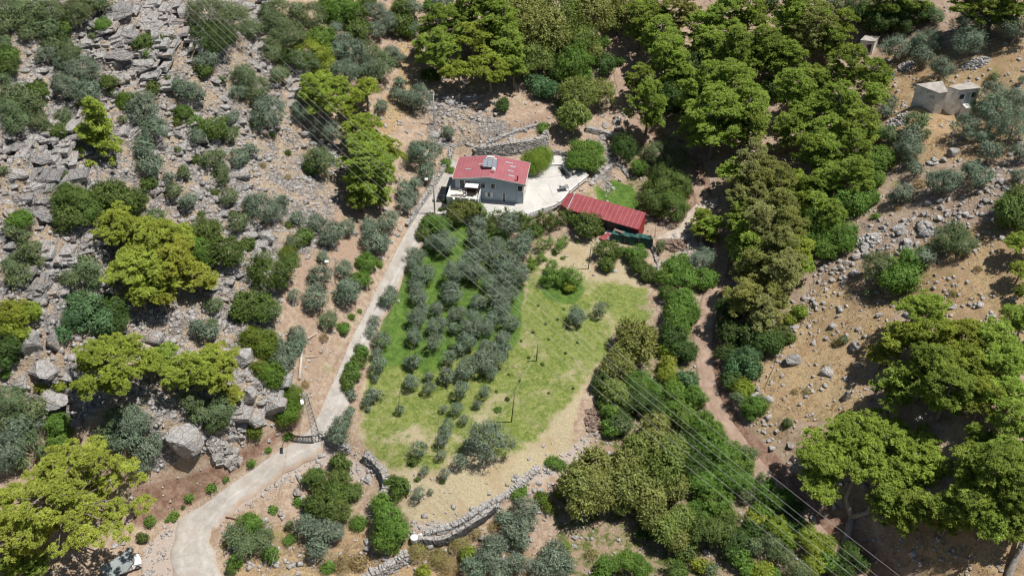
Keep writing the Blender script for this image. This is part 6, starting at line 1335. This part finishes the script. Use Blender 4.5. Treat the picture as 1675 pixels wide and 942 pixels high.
heap(1420, 395, 18, 10, 150, .35, 'rubble', 'ruined wall heap of pale stones at the head of the dry slope', hgt_=1.3)
heap(365, 742, 20, 8, 60, .5, 'wallst', 'pile of broken white slabs above the red earth bank')
heap(1120, 575, 6, 14, 40, .25, 'rubble', 'small white stones lying in the shade on the dirt track')
# ---------------------------------------------------------------- stuff: scree, straw, grass
def scatter(nc, maskf, seed, thr=.3, x0=-112, x1=118, y0=62, y1=262):
    rg = np.random.default_rng(seed); x = rg.uniform(x0, x1, nc); y = rg.uniform(y0, y1, nc)
    z = hgt(x, y); px, py, _ = proj(x, y, z); ok = (px > -40) & (px < 1715) & (py > -40) & (py < 985)
    i = np.clip(np.searchsorted(gx, x)-1, 0, len(gx)-2); j = np.clip(np.searchsorted(gy, y)-1, 0, len(gy)-2)
    m = maskf[j, i]; ok &= (rg.random(nc) < m) & (m > thr) & (d_lane[j, i] > .1) & (d_track[j, i] > -.6) & ~conc_m[j, i]
    return x[ok], y[ok], z[ok], rg
def hexa(n, x, y, z, s, flat, rg, name, mat, slope=.2, aspect=1.6, align=None):
    C = np.array([(-1,-1,-1),(1,-1,-1),(1,1,-1),(-1,1,-1),(-.8,-.8,1),(.8,-.8,1),(.8,.8,1),(-.8,.8,1)], float)
    V = np.repeat(C[None], n, 0)+rg.uniform(-.38, .38, (n, 8, 3)); V[:, :, 0] *= aspect*rg.uniform(.6, 1.2, (n, 1)); V[:, :, 2] *= flat*rg.uniform(.6, 1.6, (n, 1))
    V *= s[:, None, None]; t = rg.uniform(-slope, slope, n)+.12; c_, s_ = np.cos(t)[:, None], np.sin(t)[:, None]
    X, Zz = V[:, :, 0]*c_-V[:, :, 2]*s_, V[:, :, 0]*s_+V[:, :, 2]*c_; V[:, :, 0], V[:, :, 2] = X, Zz
    a = rg.uniform(0, 6.28, n) if align is None else rg.normal(size=n)*align-.15; c_, s_ = np.cos(a)[:, None], np.sin(a)[:, None]; X, Y = V[:, :, 0]*c_-V[:, :, 1]*s_, V[:, :, 0]*s_+V[:, :, 1]*c_
    V[:, :, 0], V[:, :, 1] = X+x[:, None], Y+y[:, None]; V[:, :, 2] += (z+s*flat*.25)[:, None]
    Fq = np.array([(0,3,2,1),(4,5,6,7),(0,1,5,4),(1,2,6,5),(2,3,7,6),(3,0,4,7)]); Fq = (Fq[None]+np.arange(n)[:, None, None]*8).reshape(-1, 4)
    return tag(link(name, new_mesh(name, V.reshape(-1, 3), Fq, (mat,))), kind='stuff')
gpat0 = fbm(GX*.35+7, GY*.35, 71, 4)
patch = fbm(GX*.09, GY*.09, 60, 4)
dens = np.clip(rock*.62*np.clip((patch-.47)*7, .10, 1)*(1-.5*Z['cliff']), 0, 1)
x, y, z, rg = scatter(50000, dens, 31, .08)
hexa(len(x), x, y, z-.05, rg.gamma(2.0, .12, len(x))+.10, .36, rg, 'limestone_rubble', M['rock'], aspect=2.0, align=.45)
dens = np.clip(Z['rock']*.4+Z['gravel']*.8+Z['straw']*.3*np.clip((patch-.4)*4, .12, 1)+rock*.2+Z['scrub']*.4+.10*(1-np.clip(Z['green']+Z['yellow'], 0, 1)), 0, 1)
x, y, z, rg = scatter(130000, dens, 32, .02)
hexa(len(x), x, y, z, rg.gamma(2.0, .06, len(x))+.06, .6, rg, 'gravel', M['rubble'], aspect=1.2)
def blades(x, y, z, rg, h, w, name, mat, per=4):
    n = len(x)*per; X = np.repeat(x, per)+rg.normal(size=n)*.12; Y = np.repeat(y, per)+rg.normal(size=n)*.12; Zz = np.repeat(z, per)
    d = unit(np.stack([rg.normal(size=n)*.55, rg.normal(size=n)*.55, np.full(n, .8)], 1)); L = h*rg.uniform(.5, 1.4, n)
    s = unit(np.cross(d, rg.normal(size=d.shape))); C = np.stack([X, Y, Zz], 1)+d*(L*.5)[:, None]
    V, t = quads(C, s, L*.5, np.full(n, w), rg, np.clip(np.repeat(rg.random(len(x)), per)*.7+rg.random(n)*.3, 0, 1), d)
    return tag(link(name, new_mesh(name, V, np.arange(len(V)).reshape(-1, 4), (mat,), False, t)), kind='stuff')
x, y, z, rg = scatter(150000, np.clip(Z['straw']*np.clip((gpat0-.4)*6, .06, 1), 0, 1)*.9, 33); blades(x, y, z, rg, .42, .045, 'dry_grass', M['straw'], 4)
x, y, z, rg = scatter(60000, np.clip((rock > .2)*.5*np.clip((gpat0-.42)*6, .1, 1)+Z['weeds']*.12+Z['scrub']*.5, 0, 1), 37, .03); blades(x, y, z, rg, .3, .035, 'hillside_tufts', M['straw'], 4)
gpat = fbm(GX*.25, GY*.25, 66, 4)
x, y, z, rg = scatter(110000, np.clip(Z['green']*np.clip((gpat-.38)*5, .1, 1), 0, 1)*.9, 34); blades(x, y, z, rg, .2, .035, 'field_grass', M['grassb'], 4)
# ---------------------------------------------------------------- labels: each thing by its look, size and the landmark it stands nearest to
LM = [(800, 300, 'the blue-grey house'), (745, 315, 'the black car'), (985, 345, 'the red shed'), (1035, 398, 'the green net pen'), (912, 335, 'the white balustrade'), (885, 250, 'the weeping tree'),
 (1550, 160, 'the derelict twin cabin'), (1420, 75, 'the half-hidden white hut'), (515, 700, 'the lattice power pole'), (548, 440, 'the lamp pole among olives'), (711, 350, 'the concrete lane pole'), (709, 180, 'the weathered pole above the lane'),
 (225, 925, 'the white car'), (300, 850, 'the lane bend'), (580, 745, 'the metal railing'), (800, 722, 'the big round field olive'), (940, 522, 'the lone dark olive'), (335, 785, 'the red earth bank'), (493, 590, 'the fallen white trunk'),
 (68, 565, 'the tall twin boulders'), (215, 100, 'the big overhanging crag'), (55, 290, 'the cracked left-edge crag'), (302, 715, 'the huge slanting boulder'), (163, 228, 'the lone lemon cone pine'), (108, 815, 'the big lemon-green pine'),
 (1390, 850, 'the forked pale trunk'), (1299, 588, 'the lone boulder on straw'), (1597, 104, 'the white stone heap'), (1418, 398, 'the ruined stone heap'), (1000, 40, 'the far end of the track'), (1155, 530, 'the sunlit track bend'), (1110, 375, 'the pale concrete path'),
 (967, 690, 'the reddish rubble heap'), (835, 250, 'the retaining wall behind the house'), (905, 400, 'the young fruit trees'), (877, 575, 'the leaning field pole'), (836, 680, 'the tall field pole'), (745, 880, 'the south terrace wall'), (635, 935, 'the bottom-edge stone wall'), (880, 815, 'the pale gully stones'),
 (1012, 318, 'the bright green plot'), (1545, 600, 'the brightest right-side pine'), (1258, 330, 'the brown-tipped pines'), (357, 60, 'the cliff-top thicket'), (613, 170, 'the top-left wire-crossed pine'), (420, 690, 'the pinkish white boulder'), (640, 60, 'the upper olive glade'), (800, 90, 'the upper pine stand'), (1150, 100, 'the dense right-hand pinewood'),
 (1320, 150, 'the pinewood edge below the hut'), (1170, 900, 'the bottom thicket under the cables'), (1060, 780, 'the tall plane-tree clump'), (1660, 250, 'the right edge slope'), (1490, 20, 'the shaded top-right wood'), (250, 430, 'the cliff-foot oaks'), (60, 60, 'the top-left corner slope'), (60, 420, 'the left-edge ledges'), (60, 700, 'the lower left thicket'), (440, 830, 'the scrub inside the lane bend'), (420, 330, 'the scree slope'), (700, 480, 'the upper grove rows'), (680, 600, 'the mid grove rows'), (740, 560, 'the central grove rows'), (830, 470, 'the grove edge by the field'), (780, 360, 'the yard hedge'), (1210, 640, 'the trackside thicket'), (1500, 300, 'the olives below the cabin'), (1600, 220, 'the olive clump beside the cabin'), (1280, 700, 'the bank above the track'), (590, 60, 'the upper left olives'), (520, 500, 'the bank of small olives'), (950, 920, 'the gully mouth'), (1580, 800, 'the lower right pines'), (1220, 250, 'the middle pinewood'), (1650, 400, 'the right-edge dark trees'), (1470, 440, 'the rocky slope shrubs')]
ORD = ['', 'second ', 'third ', 'fourth ', 'fifth ', 'sixth ', 'seventh ', 'eighth ', 'ninth ', 'tenth ', 'eleventh ', 'twelfth ', 'thirteenth ', 'fourteenth ', 'fifteenth ']
def label_all(items):
    from collections import defaultdict
    bins = defaultdict(list)
    by = defaultdict(list)
    for it in items: by[it[1]].append(it[4])
    for (o, look, px, py, R, nm) in items:
        s = sorted(by[look]); n = len(s); r = s.index(R)/max(1, n-1) if n > 2 else .5
        size = 'small ' if r < .3 else 'large ' if r > .72 else 'middling '
        if look.split()[0] in ('small', 'thin', 'upright'): size = ''
        k = min(range(len(LM)), key=lambda i: math.hypot(LM[i][0]-px, (LM[i][1]-py)*1.25)); dx, dy = px-LM[k][0], (py-LM[k][1])*1.25
        d = 'above' if dy < -abs(dx) else 'below' if dy > abs(dx) else ('left of' if dx < 0 else 'right of')
        bins[(size+look, d, LM[k][2])].append((math.hypot(dx, dy), o))
    for (lk, d, lm), L in bins.items():
        L.sort(key=lambda t: t[0])
        for i, (_, o) in enumerate(L): o['label'] = '%s, %sclosest %s %s' % (lk, ORD[min(i, 14)], d, lm)
label_all(THINGS); label_all(ROCKS)
grp = {'olive_tree': 'olive trees of the grove and slopes', 'wild_olive_tree': 'wild olives on the rocky hillside', 'pine_tree': 'pines of the valley sides', 'plane_tree': 'plane trees along the gully', 'mastic_shrub': 'mastic shrubs among the rocks',
       'hedge_plant': 'hedge plants below the yard', 'citrus_tree': 'young fruit trees in the orchard', 'evergreen_tree': 'dark evergreens', 'fruit_tree': 'leafy green trees', 'broadleaf_tree': 'broadleaf trees', 'weed_clump': 'weed clumps', 'shrub': 'small shrubs', 'dry_bush': 'dry bushes', 'fig_tree': 'large-leaved trees', 'oak_tree': 'evergreen oaks', 'yellow_green_bush': 'yellow-green bushes'}
for (o, look, px, py, R, nm) in THINGS:
    if nm in grp: o['group'] = grp[nm]
for (o, look, px, py, R, nm) in ROCKS: o['group'] = 'grey boulders on the slopes' if 'boulder' in look else 'layered limestone outcrops'
